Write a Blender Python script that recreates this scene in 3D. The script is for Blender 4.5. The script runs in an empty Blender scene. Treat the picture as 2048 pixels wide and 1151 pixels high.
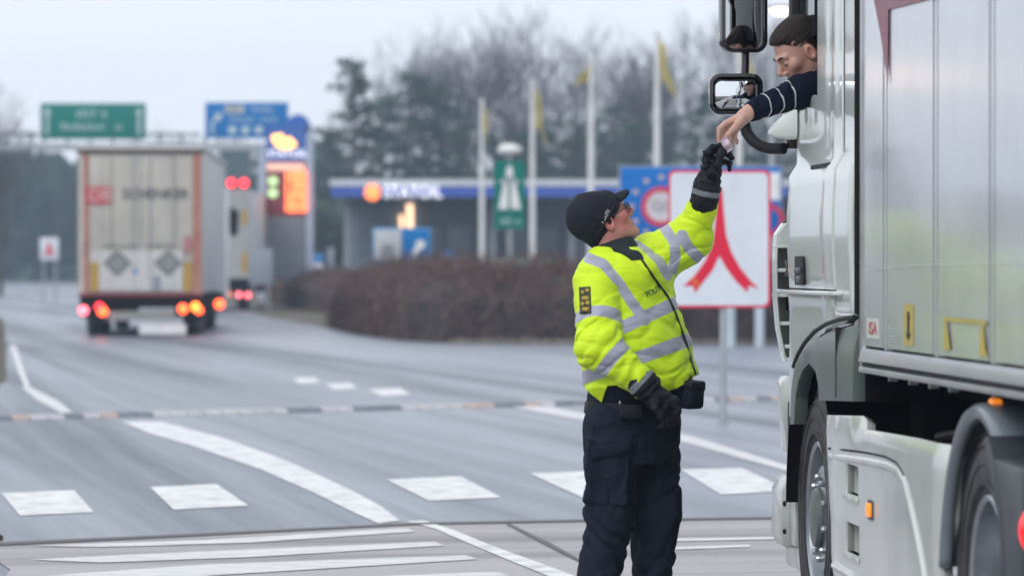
import bpy, bmesh, math, random
import numpy as np
from mathutils import Vector, Matrix
from mathutils.bvhtree import BVHTree

random.seed(7); rng = np.random.default_rng(7)
SC = bpy.context.scene
COL = SC.collection
PI = math.pi
R = math.radians

# ---------------------------------------------------------------- camera
CAMH = 1.476          # metres above the road
HAZE_D = 0.0007
FPX = 8000.0          # focal length in pixels of a 2048 px wide frame
HORY = 530.0          # row of the horizon
cam_d = bpy.data.cameras.new('camera')
cam = bpy.data.objects.new('camera', cam_d); COL.objects.link(cam)
cam_d.sensor_width = 36.0
cam_d.lens = 36.0 * FPX / 2048
cam_d.clip_start = 0.5; cam_d.clip_end = 6000
cam.location = (0, 0, CAMH)
cam.rotation_euler = (R(90) - math.atan((575.5 - HORY) / FPX), 0, 0)
cam_d.dof.use_dof = True
cam_d.dof.focus_distance = 16.6
cam_d.dof.aperture_fstop = 3.5
SC.camera = cam

# ---------------------------------------------------------------- world
w = bpy.data.worlds.new('World'); SC.world = w; w.use_nodes = True
nt = w.node_tree; nt.nodes.clear()
sky = nt.nodes.new('ShaderNodeTexSky'); sky.sky_type = 'NISHITA'; sky.sun_disc = False
SUN_EL, SUN_AZ = R(38), R(-150)
sky.sun_elevation = SUN_EL; sky.sun_rotation = SUN_AZ; sky.air_density = 1.0; sky.dust_density = 3.0
mixn = nt.nodes.new('ShaderNodeMix'); mixn.data_type = 'RGBA'
mixn.inputs[0].default_value = 0.93
cloud = nt.nodes.new('ShaderNodeTexNoise'); cloud.inputs['Scale'].default_value = 2.2; cloud.inputs['Detail'].default_value = 4
tcn = nt.nodes.new('ShaderNodeTexCoord'); mpn = nt.nodes.new('ShaderNodeMapping'); mpn.inputs['Scale'].default_value = (1, 1, 3)
ramp = nt.nodes.new('ShaderNodeValToRGB')
ramp.color_ramp.elements[0].position = 0.3; ramp.color_ramp.elements[0].color = (0.79, 0.83, 0.91, 1)
ramp.color_ramp.elements[1].position = 0.75; ramp.color_ramp.elements[1].color = (0.88, 0.91, 0.955, 1)
vm = nt.nodes.new('ShaderNodeVectorMath'); vm.operation = 'SCALE'; vm.inputs['Scale'].default_value = 11.3
bg = nt.nodes.new('ShaderNodeBackground'); bg.inputs['Strength'].default_value = 0.09
wo = nt.nodes.new('ShaderNodeOutputWorld')
L = nt.links.new
L(tcn.outputs['Generated'], mpn.inputs[0]); L(mpn.outputs[0], cloud.inputs['Vector']); L(cloud.outputs['Fac'], ramp.inputs[0])
L(ramp.outputs[0], vm.inputs[0]); L(sky.outputs[0], mixn.inputs[6]); L(vm.outputs[0], mixn.inputs[7])
L(mixn.outputs[2], bg.inputs['Color']); L(bg.outputs[0], wo.inputs[0])

sun_d = bpy.data.lights.new('sun', 'SUN'); sun_d.energy = 0.9; sun_d.angle = R(28); sun_d.color = (1, 0.975, 0.94)
sun = bpy.data.objects.new('sun', sun_d); COL.objects.link(sun)
sun_dir = Vector((math.sin(SUN_AZ) * math.cos(SUN_EL), math.cos(SUN_AZ) * math.cos(SUN_EL), math.sin(SUN_EL)))
sun.rotation_euler = sun_dir.to_track_quat('Z', 'Y').to_euler()

SC.view_settings.view_transform = 'Standard'; SC.view_settings.look = 'None'
SC.view_settings.gamma = 1; SC.view_settings.use_curve_mapping = False
SC.view_settings.exposure = 0.33
SC.render.engine = 'CYCLES'
SC.cycles.use_denoising = True
SC.cycles.max_bounces = 6; SC.cycles.diffuse_bounces = 3; SC.cycles.glossy_bounces = 3
SC.cycles.volume_bounces = 1; SC.cycles.transparent_max_bounces = 8
SC.cycles.caustics_reflective = False; SC.cycles.caustics_refractive = False

# ---------------------------------------------------------------- helpers
def W(px, py, Y):
    """world point seen at column px, row py of the photograph at distance Y"""
    return Vector(((px - 1024) / FPX * Y, Y, CAMH - (py - HORY) / FPX * Y))
def G(px, py, z=0.0):
    Y = (CAMH - z) * FPX / (py - HORY)
    return Vector(((px - 1024) / FPX * Y, Y, z))

def tag(o, label=None, cat=None, group=None, kind=None):
    if label: o['label'] = label
    if cat: o['category'] = cat
    if group: o['group'] = group
    if kind: o['kind'] = kind
    return o
def empty(name, label, cat, loc=(0, 0, 0), rotz=0, group=None):
    o = bpy.data.objects.new(name, None); COL.objects.link(o)
    o.location = loc; o.rotation_euler = (0, 0, rotz); o.empty_display_size = 0.2
    return tag(o, label, cat, group)
def copy_tree(o, parent=None):
    c = o.copy(); COL.objects.link(c); c.parent = parent
    for ch in o.children: copy_tree(ch, c)
    return c

class MB:
    """collects faces of one mesh"""
    def __init__(self): self.v = []; self.f = []; self.m = []; self.cur = 0
    def add(self, vs, fs):
        n = len(self.v); self.v += [tuple(p) for p in vs]
        self.f += [tuple(i + n for i in f) for f in fs]; self.m += [self.cur] * len(fs); return self
    def box(self, a, b, M=None):
        (x0, y0, z0), (x1, y1, z1) = a, b
        vs = [Vector(p) for p in [(x0,y0,z0),(x1,y0,z0),(x1,y1,z0),(x0,y1,z0),(x0,y0,z1),(x1,y0,z1),(x1,y1,z1),(x0,y1,z1)]]
        if M: vs = [M @ p for p in vs]
        return self.add(vs, [(0,3,2,1),(4,5,6,7),(0,1,5,4),(1,2,6,5),(2,3,7,6),(3,0,4,7)])
    def prism(self, pts, d, depth=None):
        """pts: closed 3D outline; d: offset vector"""
        n = len(pts); d = Vector(d); P = [Vector(p) for p in pts]
        vs = P + [p + d for p in P]
        return self.add(vs, [tuple(range(n))[::-1], tuple(range(n, 2*n))] + [(i, (i+1) % n, n+(i+1) % n, n+i) for i in range(n)])
    def tube(self, pts, rad, n=10, cap=True, up=None):
        P = [Vector(p) for p in pts]; rs = rad if isinstance(rad, (list, tuple)) else [rad] * len(P)
        vs = []; fs = []; prev = None
        for i, p in enumerate(P):
            t = (P[min(i+1, len(P)-1)] - P[max(i-1, 0)]).normalized()
            a = prev if prev is not None else (Vector((0,0,1)) if abs(t.z) < .9 else Vector((1,0,0)))
            x = (a - t * a.dot(t)).normalized(); prev = x; y = t.cross(x)
            for k in range(n):
                an = 2*PI*k/n; vs.append(p + (x*math.cos(an) + y*math.sin(an)) * rs[i])
        for i in range(len(P)-1):
            for k in range(n):
                fs.append((i*n+k, i*n+(k+1) % n, (i+1)*n+(k+1) % n, (i+1)*n+k))
        if cap: fs.append(tuple(range(n))[::-1]); fs.append(tuple((len(P)-1)*n+k for k in range(n)))
        return self.add(vs, fs)
    def lathe(self, prof, M, n=48, a0=0, a1=2*PI):
        """prof (r, h) about local z of matrix M"""
        full = abs(a1 - a0 - 2*PI) < 1e-6; cols = n if full else n + 1
        vs = []; fs = []; k = len(prof)
        for j in range(cols):
            a = a0 + (a1-a0)*j/n
            for r, h in prof: vs.append(M @ Vector((r*math.cos(a), r*math.sin(a), h)))
        for j in range(n):
            j2 = (j+1) % cols
            for i in range(k-1): fs.append((j*k+i, j2*k+i, j2*k+i+1, j*k+i+1))
        return self.add(vs, fs)
    def ellipsoid(self, c, r, n=16, M=None):
        vs = []; fs = []; h = n//2; c = Vector(c)
        for i in range(h+1):
            th = PI*i/h
            for k in range(n):
                a = 2*PI*k/n; p = Vector((r[0]*math.sin(th)*math.cos(a), r[1]*math.sin(th)*math.sin(a), r[2]*math.cos(th)))
                vs.append(c + (M @ p if M else p))
        for i in range(h):
            for k in range(n): fs.append((i*n+k, (i+1)*n+k, (i+1)*n+(k+1) % n, i*n+(k+1) % n))
        return self.add(vs, fs)
    def build(self, name, mat, parent=None, smooth=False, bevel=0, subd=0, angle=40, seg=2):
        me = bpy.data.meshes.new(name); me.from_pydata(self.v, [], self.f)
        mats = mat if isinstance(mat, (list, tuple)) else [mat]
        for m_ in mats: me.materials.append(m_)
        if len(mats) > 1: me.polygons.foreach_set('material_index', self.m)
        bm = bmesh.new(); bm.from_mesh(me)
        bmesh.ops.remove_doubles(bm, verts=bm.verts, dist=1e-5)
        bmesh.ops.recalc_face_normals(bm, faces=bm.faces)
        if bevel:
            es = [e for e in bm.edges if e.is_manifold and e.calc_face_angle(0) > R(30)]
            try: bmesh.ops.bevel(bm, geom=es, offset=bevel, segments=seg, profile=.5, affect='EDGES', clamp_overlap=True)
            except Exception: pass
        bm.to_mesh(me); bm.free()
        if smooth or bevel:
            me.polygons.foreach_set('use_smooth', [True]*len(me.polygons))
            me.set_sharp_from_angle(angle=R(angle))
        me.update()
        o = bpy.data.objects.new(name, me); COL.objects.link(o)
        if parent: o.parent = parent
        return o

def rrect(x0, y0, x1, y1, r, n=5):
    out = []
    for cx, cy, a in ((x1-r, y1-r, 0), (x0+r, y1-r, 90), (x0+r, y0+r, 180), (x1-r, y0+r, 270)):
        for i in range(n+1):
            t = R(a + 90*i/n); out.append((cx + r*math.cos(t), cy + r*math.sin(t)))
    return out

MATS = {}
def mat(name, col, rough=.6, metal=0, var=.12, vscale=3.0, bump=0, bscale=60, coat=0, emit=None, es=0, spec=.5,
        streak=None, rvar=0, dirt=None, dscale=2.0, damt=.5, croughness=.08, alpha=1.0, sheen=0):
    if name in MATS: return MATS[name]
    m = bpy.data.materials.new(name); m.use_nodes = True; nt = m.node_tree; N = nt.nodes; L = nt.links.new
    b = N['Principled BSDF']
    b.inputs['Roughness'].default_value = rough; b.inputs['Metallic'].default_value = metal
    b.inputs['Specular IOR Level'].default_value = spec
    b.inputs['Coat Weight'].default_value = coat; b.inputs['Coat Roughness'].default_value = croughness
    if sheen: b.inputs['Sheen Weight'].default_value = sheen
    tc = N.new('ShaderNodeTexCoord'); mp = N.new('ShaderNodeMapping'); L(tc.outputs['Object'], mp.inputs[0])
    if streak: mp.inputs['Scale'].default_value = streak
    n1 = N.new('ShaderNodeTexNoise'); n1.inputs['Scale'].default_value = vscale; n1.inputs['Detail'].default_value = 6; n1.inputs['Roughness'].default_value = .6
    L(mp.outputs[0], n1.inputs['Vector'])
    mr = N.new('ShaderNodeMapRange'); mr.inputs['From Min'].default_value = .3; mr.inputs['From Max'].default_value = .7
    mr.inputs['To Min'].default_value = 1-var; mr.inputs['To Max'].default_value = 1+var
    L(n1.outputs['Fac'], mr.inputs[0])
    sc_ = N.new('ShaderNodeVectorMath'); sc_.operation = 'SCALE'; sc_.inputs[0].default_value = col[:3]; L(mr.outputs[0], sc_.inputs['Scale'])
    out = sc_.outputs[0]
    if dirt:
        n2 = N.new('ShaderNodeTexNoise'); n2.inputs['Scale'].default_value = dscale; n2.inputs['Detail'].default_value = 8; n2.inputs['Roughness'].default_value = .65
        L(mp.outputs[0], n2.inputs['Vector'])
        m2 = N.new('ShaderNodeMapRange'); m2.inputs['From Min'].default_value = .45; m2.inputs['From Max'].default_value = .72; m2.inputs['To Max'].default_value = damt
        L(n2.outputs['Fac'], m2.inputs[0])
        mx = N.new('ShaderNodeMix'); mx.data_type = 'RGBA'; L(m2.outputs[0], mx.inputs[0]); L(out, mx.inputs[6]); mx.inputs[7].default_value = (*dirt, 1)
        out = mx.outputs[2]
    L(out, b.inputs['Base Color'])
    if rvar:
        m3 = N.new('ShaderNodeMapRange'); m3.inputs['From Min'].default_value = .35; m3.inputs['From Max'].default_value = .65
        m3.inputs['To Min'].default_value = max(.02, rough-rvar); m3.inputs['To Max'].default_value = rough+rvar
        L(n1.outputs['Fac'], m3.inputs[0]); L(m3.outputs[0], b.inputs['Roughness'])
    if bump:
        nb = N.new('ShaderNodeTexNoise'); nb.inputs['Scale'].default_value = bscale; nb.inputs['Detail'].default_value = 4
        L(tc.outputs['Object'], nb.inputs['Vector'])
        bp = N.new('ShaderNodeBump'); bp.inputs['Strength'].default_value = bump; bp.inputs['Distance'].default_value = .01
        L(nb.outputs['Fac'], bp.inputs['Height']); L(bp.outputs[0], b.inputs['Normal'])
    if emit: b.inputs['Emission Color'].default_value = (*emit, 1); b.inputs['Emission Strength'].default_value = es
    if alpha < 1: b.inputs['Alpha'].default_value = alpha
    MATS[name] = m; return m

def text(s, size, mt, M, parent=None, name='lettering', ext=.002, align='CENTER', sx=1.0):
    ws = s.split()
    if len(ws) > 1:
        tot = [len(w_)*.58*size*sx for w_ in ws]; T = sum(tot) + .35*size*(len(ws)-1); x = -T/2
        for w_, l_ in zip(ws, tot): o = text(w_, size, mt, M @ Matrix.Translation((x+l_/2, 0, 0)), parent, name, ext, 'CENTER', sx); x += l_ + .35*size
        return o
    cu = bpy.data.curves.new(name, 'FONT'); cu.body = s; cu.size = size; cu.extrude = ext; cu.align_x = align; cu.align_y = 'CENTER'
    cu.resolution_u = 3
    t = bpy.data.objects.new('t', cu); COL.objects.link(t)
    dg = bpy.context.evaluated_depsgraph_get(); me = bpy.data.meshes.new_from_object(t.evaluated_get(dg)); bpy.data.objects.remove(t)
    me.transform(Matrix.Diagonal((sx, 1, 1, 1))); me.transform(M); me.materials.clear(); me.materials.append(mt)
    o = bpy.data.objects.new(name, me); COL.objects.link(o); o.parent = parent
    return o
def face_cam(x, y, z, rz=0, tilt=0):
    """text plane upright, facing -Y (towards the camera)"""
    return Matrix.Translation((x, y, z)) @ Matrix.Rotation(rz, 4, 'Z') @ Matrix.Rotation(R(90), 4, 'X') @ Matrix.Rotation(tilt, 4, 'Z')
# ================================================================ materials of the setting
def road_mat(name, c_dark, c_light, rough_lo, rough_hi, warm=0, axis=(.55, 22, 1)):
    m = bpy.data.materials.new(name); m.use_nodes = True; nt = m.node_tree; N = nt.nodes; L = nt.links.new
    b = N['Principled BSDF']; tc = N.new('ShaderNodeTexCoord')
    mp = N.new('ShaderNodeMapping'); mp.vector_type = 'TEXTURE'; mp.inputs['Scale'].default_value = axis; mp.inputs['Rotation'].default_value = (0, 0, R(11)); L(tc.outputs['Object'], mp.inputs[0])
    big = N.new('ShaderNodeTexNoise'); big.inputs['Scale'].default_value = .45; big.inputs['Detail'].default_value = 5; big.inputs['Roughness'].default_value = .55; big.inputs['Distortion'].default_value = .6; L(mp.outputs[0], big.inputs['Vector'])
    fine = N.new('ShaderNodeTexNoise'); fine.inputs['Scale'].default_value = 55; fine.inputs['Detail'].default_value = 3; L(tc.outputs['Object'], fine.inputs['Vector'])
    mid = N.new('ShaderNodeTexNoise'); mid.inputs['Scale'].default_value = 3.2; mid.inputs['Detail'].default_value = 8; mid.inputs['Roughness'].default_value = .7; L(mp.outputs[0], mid.inputs['Vector'])
    a = N.new('ShaderNodeMath'); a.operation = 'MULTIPLY_ADD'; L(big.outputs['Fac'], a.inputs[0]); a.inputs[1].default_value = 1.2; a.inputs[2].default_value = -.10
    a2 = N.new('ShaderNodeMath'); a2.operation = 'MULTIPLY_ADD'; L(mid.outputs['Fac'], a2.inputs[0]); a2.inputs[1].default_value = .28; L(a.outputs[0], a2.inputs[2])
    a3 = N.new('ShaderNodeMath'); a3.operation = 'MULTIPLY_ADD'; L(fine.outputs['Fac'], a3.inputs[0]); a3.inputs[1].default_value = .5; L(a2.outputs[0], a3.inputs[2])
    r = N.new('ShaderNodeValToRGB'); r.color_ramp.elements[0].position = .56; r.color_ramp.elements[0].color = (*c_dark, 1)
    r.color_ramp.elements[1].position = 1.15; r.color_ramp.elements[1].position = 1.0; r.color_ramp.elements[1].color = (*c_light, 1)
    L(a3.outputs[0], r.inputs[0]); L(r.outputs[0], b.inputs['Base Color'])
    mr = N.new('ShaderNodeMapRange'); mr.inputs['From Min'].default_value = .4; mr.inputs['From Max'].default_value = 1.0
    mr.inputs['To Min'].default_value = rough_hi; mr.inputs['To Max'].default_value = rough_lo; L(a2.outputs[0], mr.inputs[0]); L(mr.outputs[0], b.inputs['Roughness'])
    bp = N.new('ShaderNodeBump'); bp.inputs['Strength'].default_value = .6; bp.inputs['Distance'].default_value = .005; L(fine.outputs['Fac'], bp.inputs['Height']); L(bp.outputs[0], b.inputs['Normal'])
    b.inputs['Specular IOR Level'].default_value = .5
    return m
M_road = road_mat('asphalt_damp', (.038, .049, .072), (.235, .262, .315), .22, .55)
M_apron = road_mat('concrete_worn', (.15, .138, .148), (.35, .33, .345), .36, .62, axis=(5, .35, 1))
M_ground = mat('winter_grass', (.09, .082, .058), .95, var=.35, vscale=.6, bump=.6, bscale=9)
M_verge = mat('leaf_litter', (.055, .042, .034), 1, var=.5, vscale=6, bump=1, bscale=30, spec=.02)
M_paint = mat('road_paint', (.76, .76, .76), .55, var=.10, vscale=9, dirt=(.24, .255, .28), dscale=5, damt=.7, bump=.4)
M_paint_worn = mat('road_paint_worn', (.74, .73, .74), .55, var=.12, vscale=9, dirt=(.22, .21, .22), dscale=16, damt=1.0, streak=(.25, 3.5, 1), bump=.3)
M_joint = mat('joint_sealant', (.03, .03, .034), .5)

def sheet(name, pts, z, mt, parent=None, kind='structure', th=None):
    mb = MB()
    P = [(p[0], p[1], z) for p in pts]
    if th: mb.prism([(p[0], p[1], z - th) for p in pts], (0, 0, th))
    else: mb.add(P, [tuple(range(len(P)))])
    o = mb.build(name, mt, parent)
    me = o.data
    if not th and me.polygons[0].normal.z < 0: me.flip_normals()
    if kind and parent is None: o['kind'] = kind
    return o
ground = sheet('ground', [(-1500, -300), (1500, -300), (1500, 3000), (-1500, 3000)], 0, M_ground)
left_edge = [(-6, -20), (-2.3, 17), (-2.5, 19.5), (-2.76, 21.7), (-3.6, 25.5), (-5.0, 31), (-5.9, 40), (-5.95, 45), (-6.45, 51), (-9.1, 72), (-13.6, 107), (-26, 190), (-60, 330), (-140, 480)]
right_edge = [(60, -20), (60, 74), (10, 76), (1.0, 74), (-1.6, 76), (-3.2, 84), (-4.8, 98), (-6.6, 110), (-8.2, 125), (-9.8, 142), (-14.5, 182), (-20, 240), (-36, 330), (-110, 480)]
road = sheet('road', left_edge + right_edge[::-1], .004, M_road)
verge = sheet('verge', [(-9, -20), (-6, -20), (-2.3, 17), (-2.5, 19.5), (-2.76, 21.7), (-3.6, 25.5), (-8, 27), (-14, 20)], .006, M_verge)
vergeb = sheet('verge', [(-6.3, 44.8), (-6.62, 51), (-9.3, 72), (-13.8, 107), (-26.3, 190), (-29, 190), (-17, 107), (-13, 72), (-9.5, 51), (-8, 45)], .03, M_verge)
# pale concrete lane in front of the crossing
ap = [G(-60, 1087), G(420, 1066), G(830, 1046), G(1200, 1039), G(1580, 1034), G(2600, 1020), (9, 14, 0), (9, -5, 0), (-2.1, -5, 0), (-2.1, 14, 0), (-2.42, 19.3, 0)]
apron = sheet('pavement', [(p[0], p[1]) for p in ap], .008, M_apron)

# ---- painted markings: thin raised paint, parts of the road
def marking(pix, z0, name='road_marking', mt=M_paint, parent=road):
    pts = [G(x, y, z0) for x, y in pix]
    return sheet(name, [(p.x, p.y) for p in pts], z0, mt, parent, None)
Zm = .0085
for q in [[(2,985),(148,979),(187,1023),(40,1030)], [(300,973),(433,967),(497,1010),(347,1018)], [(773,958),(921,951),(1003,994),(857,1000)],
          [(1058,945),(1190,941),(1290,988),(1165,994)], [(1361,938),(1484,935),(1582,980),(1442,988)], [(1660,930),(1790,926),(1900,968),(1760,976)]]:
    marking(q, Zm, 'crossing_block')
# the thick curved line
top = [(243,842),(322,842),(450,876),(560,915),(640,950),(700,978),(760,1010),(800,1040)]
bot = [(248,852),(300,866),(380,889),(520,937),(600,972),(650,995),(700,1020),(757,1046)]
marking([(243,842)] + top[1:] + bot[::-1][:-1], Zm, 'curved_line')
marking([(812,1041),(850,1040),(905,1058),(1000,1096),(1090,1128),(1165,1156),(1290,1200),(1230,1204),(1115,1158),(1030,1124),(930,1082),(870,1056)], .012, 'edge_line', M_paint, apron)
for q in [[(60,1090),(420,1078),(815,1055),(832,1062),(500,1084),(200,1093)], [(60,1118),(300,1106),(870,1082),(888,1090),(500,1113),(200,1124)],
          [(90,1150),(420,1127),(930,1109),(957,1117),(600,1139),(300,1157)], [(10,1180),(300,1168),(990,1142),(1020,1150),(600,1175),(10,1200)]]:
    marking(q, .012, 'hatch_line', M_paint_worn, apron)
for q in [[(1180,1078),(1560,1072),(1560,1077),(1180,1085)], [(1350,1092),(1500,1088),(1500,1093),(1350,1098)]]:
    marking(q, .012, 'hatch_line', M_paint_worn, apron)
marking([(1012,1047),(1020,1046),(1100,1084),(1165,1120),(1158,1122),(1090,1088)], .012, 'joint_seam', M_joint, apron)
marking([(-60,1086),(420,1064),(830,1044),(1200,1037),(1580,1032),(1580,1036),(1200,1041),(830,1048),(420,1069),(-60,1092)], .0125, 'joint_seam', M_joint, apron)
marking([(1100,812),(1240,840),(1390,873),(1560,925),(1700,965),(1700,975),(1545,933),(1380,886),(1220,850),(1060,820),(1020,812)], Zm, 'edge_line', M_paint_worn)
marking([(20,690),(31,690),(47,740),(60,772),(50,774),(36,740)], Zm, 'edge_line')
marking([(42,774),(58,772),(118,802),(145,824),(122,825),(76,800)], Zm, 'edge_line', M_paint_worn)
for q in [[(585,756),(630,754),(640,764),(600,767)], [(650,767),(700,765),(716,776),(670,779)], [(735,778),(800,775),(822,788),(765,792)]]:
    marking(q, Zm, 'lane_dash')

# ---- raised strip of blocks across the road
bump_root = empty('speed_bump', 'low raised strip of alternating pale, dark and orange blocks across the road', 'speed bump', (0, 0, 0))
cols = [mat('block_white', (.50,.50,.51), .6, dirt=(.25,.25,.27), dscale=6), mat('block_dark', (.17,.19,.225), .6), mat('block_orange', (.48,.38,.34), .6, dirt=(.3,.25,.22), dscale=6)]
a, b2 = G(-60, 842), G(1640, 797)
nb = 54; seq = [0, 1, 2, 0, 0, 1, 0, 2, 1, 1, 0, 0, 0, 0, 0, 0, 0, 0, 1, 1, 0, 0, 1, 1, 1, 0, 0, 0, 0, 2, 2, 1, 1, 2, 0, 1, 1, 2, 2, 1, 1, 0, 2, 1, 0, 0, 1, 2]
for i in range(nb):
    p = a.lerp(b2, i/nb); q = a.lerp(b2, (i+.93)/nb)
    d = (q-p); n = Vector((-d.y, d.x, 0)).normalized() * .13
    mb = MB(); hh = .045
    mb.add([p-n, q-n, q+n, p+n, p-n*.6+Vector((0,0,hh)), q-n*.6+Vector((0,0,hh)), q+n*.6+Vector((0,0,hh)), p+n*.6+Vector((0,0,hh))],
           [(0,3,2,1),(4,5,6,7),(0,1,5,4),(1,2,6,5),(2,3,7,6),(3,0,4,7)])
    for k in range(len(mb.v)): mb.v[k] = (mb.v[k][0], mb.v[k][1], mb.v[k][2] + .006)
    mb.build('block', cols[seq[i % len(seq)]], bump_root)

# ================================================================ trees
M_bark = mat('bark', (.085, .075, .068), .9, var=.3)
M_twig = mat('twigs', (.085, .076, .078), .9, var=.2)
M_pine = mat('pine_needles', (.030, .072, .045), .8, var=.35, vscale=1.2)
M_pine2 = mat('pine_needles_brown', (.045, .070, .045), .8, var=.35, vscale=1.2)
def gen_bare(seed, H=14.0, spread=.42, lv=6):
    rd = random.Random(seed); tr = MB(); cr = MB()
    def seg(p, d, ln, r, lvl):
        n = 3 if lvl < 2 else 2
        pts = [p]; q = p.copy(); dd = d.copy()
        for i in range(n):
            dd = (dd + Vector((rd.uniform(-1,1), rd.uniform(-1,1), rd.uniform(-.3,.7))) * .13).normalized()
            q = q + dd * ln / n; pts.append(q.copy())
        r1 = r * .62
        r1 = max(r1, .008); rs = [max(r, .008) + (r1-max(r, .008))*i/n for i in range(n+1)]
        (tr if lvl < 2 else cr).tube(pts, rs, n=7 if lvl == 0 else (5 if lvl < 3 else 3), cap=False)
        if lvl >= lv: return
        k = (rd.choice((3, 4)) if lvl < 3 else rd.choice((2, 3, 3))) if lvl else 5
        for i in range(k):
            t = rd.uniform(.45, 1) if i else 1
            base = pts[0].lerp(pts[-1], t) if t < 1 else pts[-1]
            an = rd.uniform(0, 2*PI); ax = Vector((math.cos(an), math.sin(an), 0))
            nd = (dd + ax * rd.uniform(.35, 1) * (spread*1.7) + Vector((0, 0, .12))).normalized()
            seg(base, nd, ln * rd.uniform(.58, .82), r1 * rd.uniform(.6, .85), lvl+1)
    seg(Vector((0,0,-.1)), Vector((0,0,1)), H*.30, H*.017, 0)
    return tr, cr
def gen_pine(seed, H=12.0, dens=1.0, conic=.5):
    rd = np.random.default_rng(seed); r2 = random.Random(seed); tr = MB(); cr = MB()
    tr.tube([(0,0,-.1), (.1,0,H*.5), (0,.1,H*.98)], [H*.018, H*.012, .03], n=7)
    nb_ = int(46*dens)
    for i in range(nb_):
        t = .14 + .84*(i+r2.random())/nb_
        Rr = H*(.30*(1-t)**conic*(.65+.5*r2.random()) + .02)
        an = r2.uniform(0, 2*PI); d = Vector((math.cos(an), math.sin(an), r2.uniform(-.15,.35)))
        p0 = Vector((0,0,t*H)); p1 = p0 + d*Rr
        tr.tube([p0, p1], [.04, .012], n=3, cap=False)
        m = int(34 + 34*(1-t))
        for j in range(m):
            s = r2.uniform(.25, 1.05); c = p0.lerp(p1, s) + Vector((r2.gauss(0,1), r2.gauss(0,1), r2.gauss(0,.55))) * H*.020
            sz = r2.uniform(.10, .26) * H/12
            u = Vector((r2.gauss(0,1), r2.gauss(0,1), r2.gauss(0,.7))).normalized(); v = u.orthogonal().normalized()
            v = (v*math.cos(j) + u.cross(v)*math.sin(j))
            cr.add([c-u*sz, c-v*sz*.5, c+u*sz, c+v*sz*.5], [(0,1,2,3)])
    return tr, cr
def tree_proto(kind, seed, **kw):
    tr, cr = (gen_bare if kind == 'bare' else gen_pine)(seed, **kw)
    def raw(mb, nm, m_):
        me = bpy.data.meshes.new(nm); me.from_pydata(mb.v, [], mb.f); me.materials.append(m_); return me
    return raw(tr, 'trunk', M_bark), raw(cr, 'crown', M_twig if kind == 'bare' else (M_pine if seed % 2 else M_pine2))
BARE = [tree_proto('bare', 11, H=14, spread=.40), tree_proto('bare', 23, H=14, spread=.50), tree_proto('bare', 35, H=14, spread=.33)]
PINE = [tree_proto('pine', 5, H=12), tree_proto('pine', 8, H=12, conic=.8), tree_proto('pine', 13, H=12, dens=1.2, conic=.35)]
def place_tree(kind, k, px, top, Y, label, group):
    proto = (BARE if kind == 'bare' else PINE)[k]; base = max(v.co.z for v in proto[1].vertices)
    if kind == 'bare' and 700 < px < 1600: top -= 22
    H = CAMH + (HORY-top)/FPX*Y
    X = (px-1024)/FPX*Y
    o = empty('bare_tree' if kind == 'bare' else 'pine_tree', label, 'tree', (X, Y, 0), random.uniform(0, 6.28), group)
    s = H/base; o.scale = (s*random.uniform(.9,1.15), s*random.uniform(.9,1.15), s)
    for nm, me in zip(('trunk', 'crown'), proto):
        c = bpy.data.objects.new(nm, me); COL.objects.link(c); c.parent = o
    return o
TR = [
 ('pine',1,705,112,232),('pine',0,768,205,236),('pine',2,818,140,238),('pine',0,880,165,240),('pine',1,930,245,236),('pine',2,985,268,242),('pine',0,1052,262,240),
 ('pine',2,1105,232,238),('pine',1,1165,240,236),('pine',0,1228,205,240),('pine',2,1290,238,238),('pine',1,1345,225,242),('pine',0,1408,180,236),('pine',2,1470,220,238),('pine',1,1540,240,240),
 ('pine',2,655,250,250),('pine',0,610,285,262),
 ('bare',1,790,75,262),('bare',0,868,48,258),('bare',1,915,28,264),('bare',2,985,15,260),('bare',0,1065,45,266),('bare',1,1130,75,262),('bare',2,1190,62,258),('bare',0,1262,42,262),
 ('bare',1,1330,58,266),('bare',2,1385,28,260),('bare',0,1450,18,262),('bare',1,1520,45,258),('bare',2,1580,20,264),
 ('bare',1,335,232,330),('bare',0,392,238,334),('bare',2,455,255,330),('bare',1,285,250,336),
]
KW = {'pine': 'dark evergreen tree', 'bare': 'tall leafless tree'}
lastp = {}
PLACES = []
def ordinal(i): return ['first','second','third','fourth','fifth','sixth','seventh','eighth','ninth','tenth','eleventh','twelfth','thirteenth','fourteenth','fifteenth','sixteenth','seventeenth','eighteenth','nineteenth','twentieth'][i]
def where(px):
    if px < 600: return 'behind the lorry trailer and gantry'
    if px < 1250: return 'above the fuel station canopy'
    return 'behind the flagpoles near the lorry cab'
for kind in ('pine', 'bare'):
    for zone in ((0, 600), (600, 1250), (1250, 3000)):
        sel = sorted([t for t in TR if t[0] == kind and zone[0] <= t[2] < zone[1]], key=lambda t: t[2])
        for i, t in enumerate(sel):
            lab = f"{KW[kind]} {where(t[2])}, {ordinal(i)} of {len(sel)} from the left"
            place_tree(kind, t[1], t[2], t[3], t[4], lab, 'row of winter trees behind the fuel station')
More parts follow.
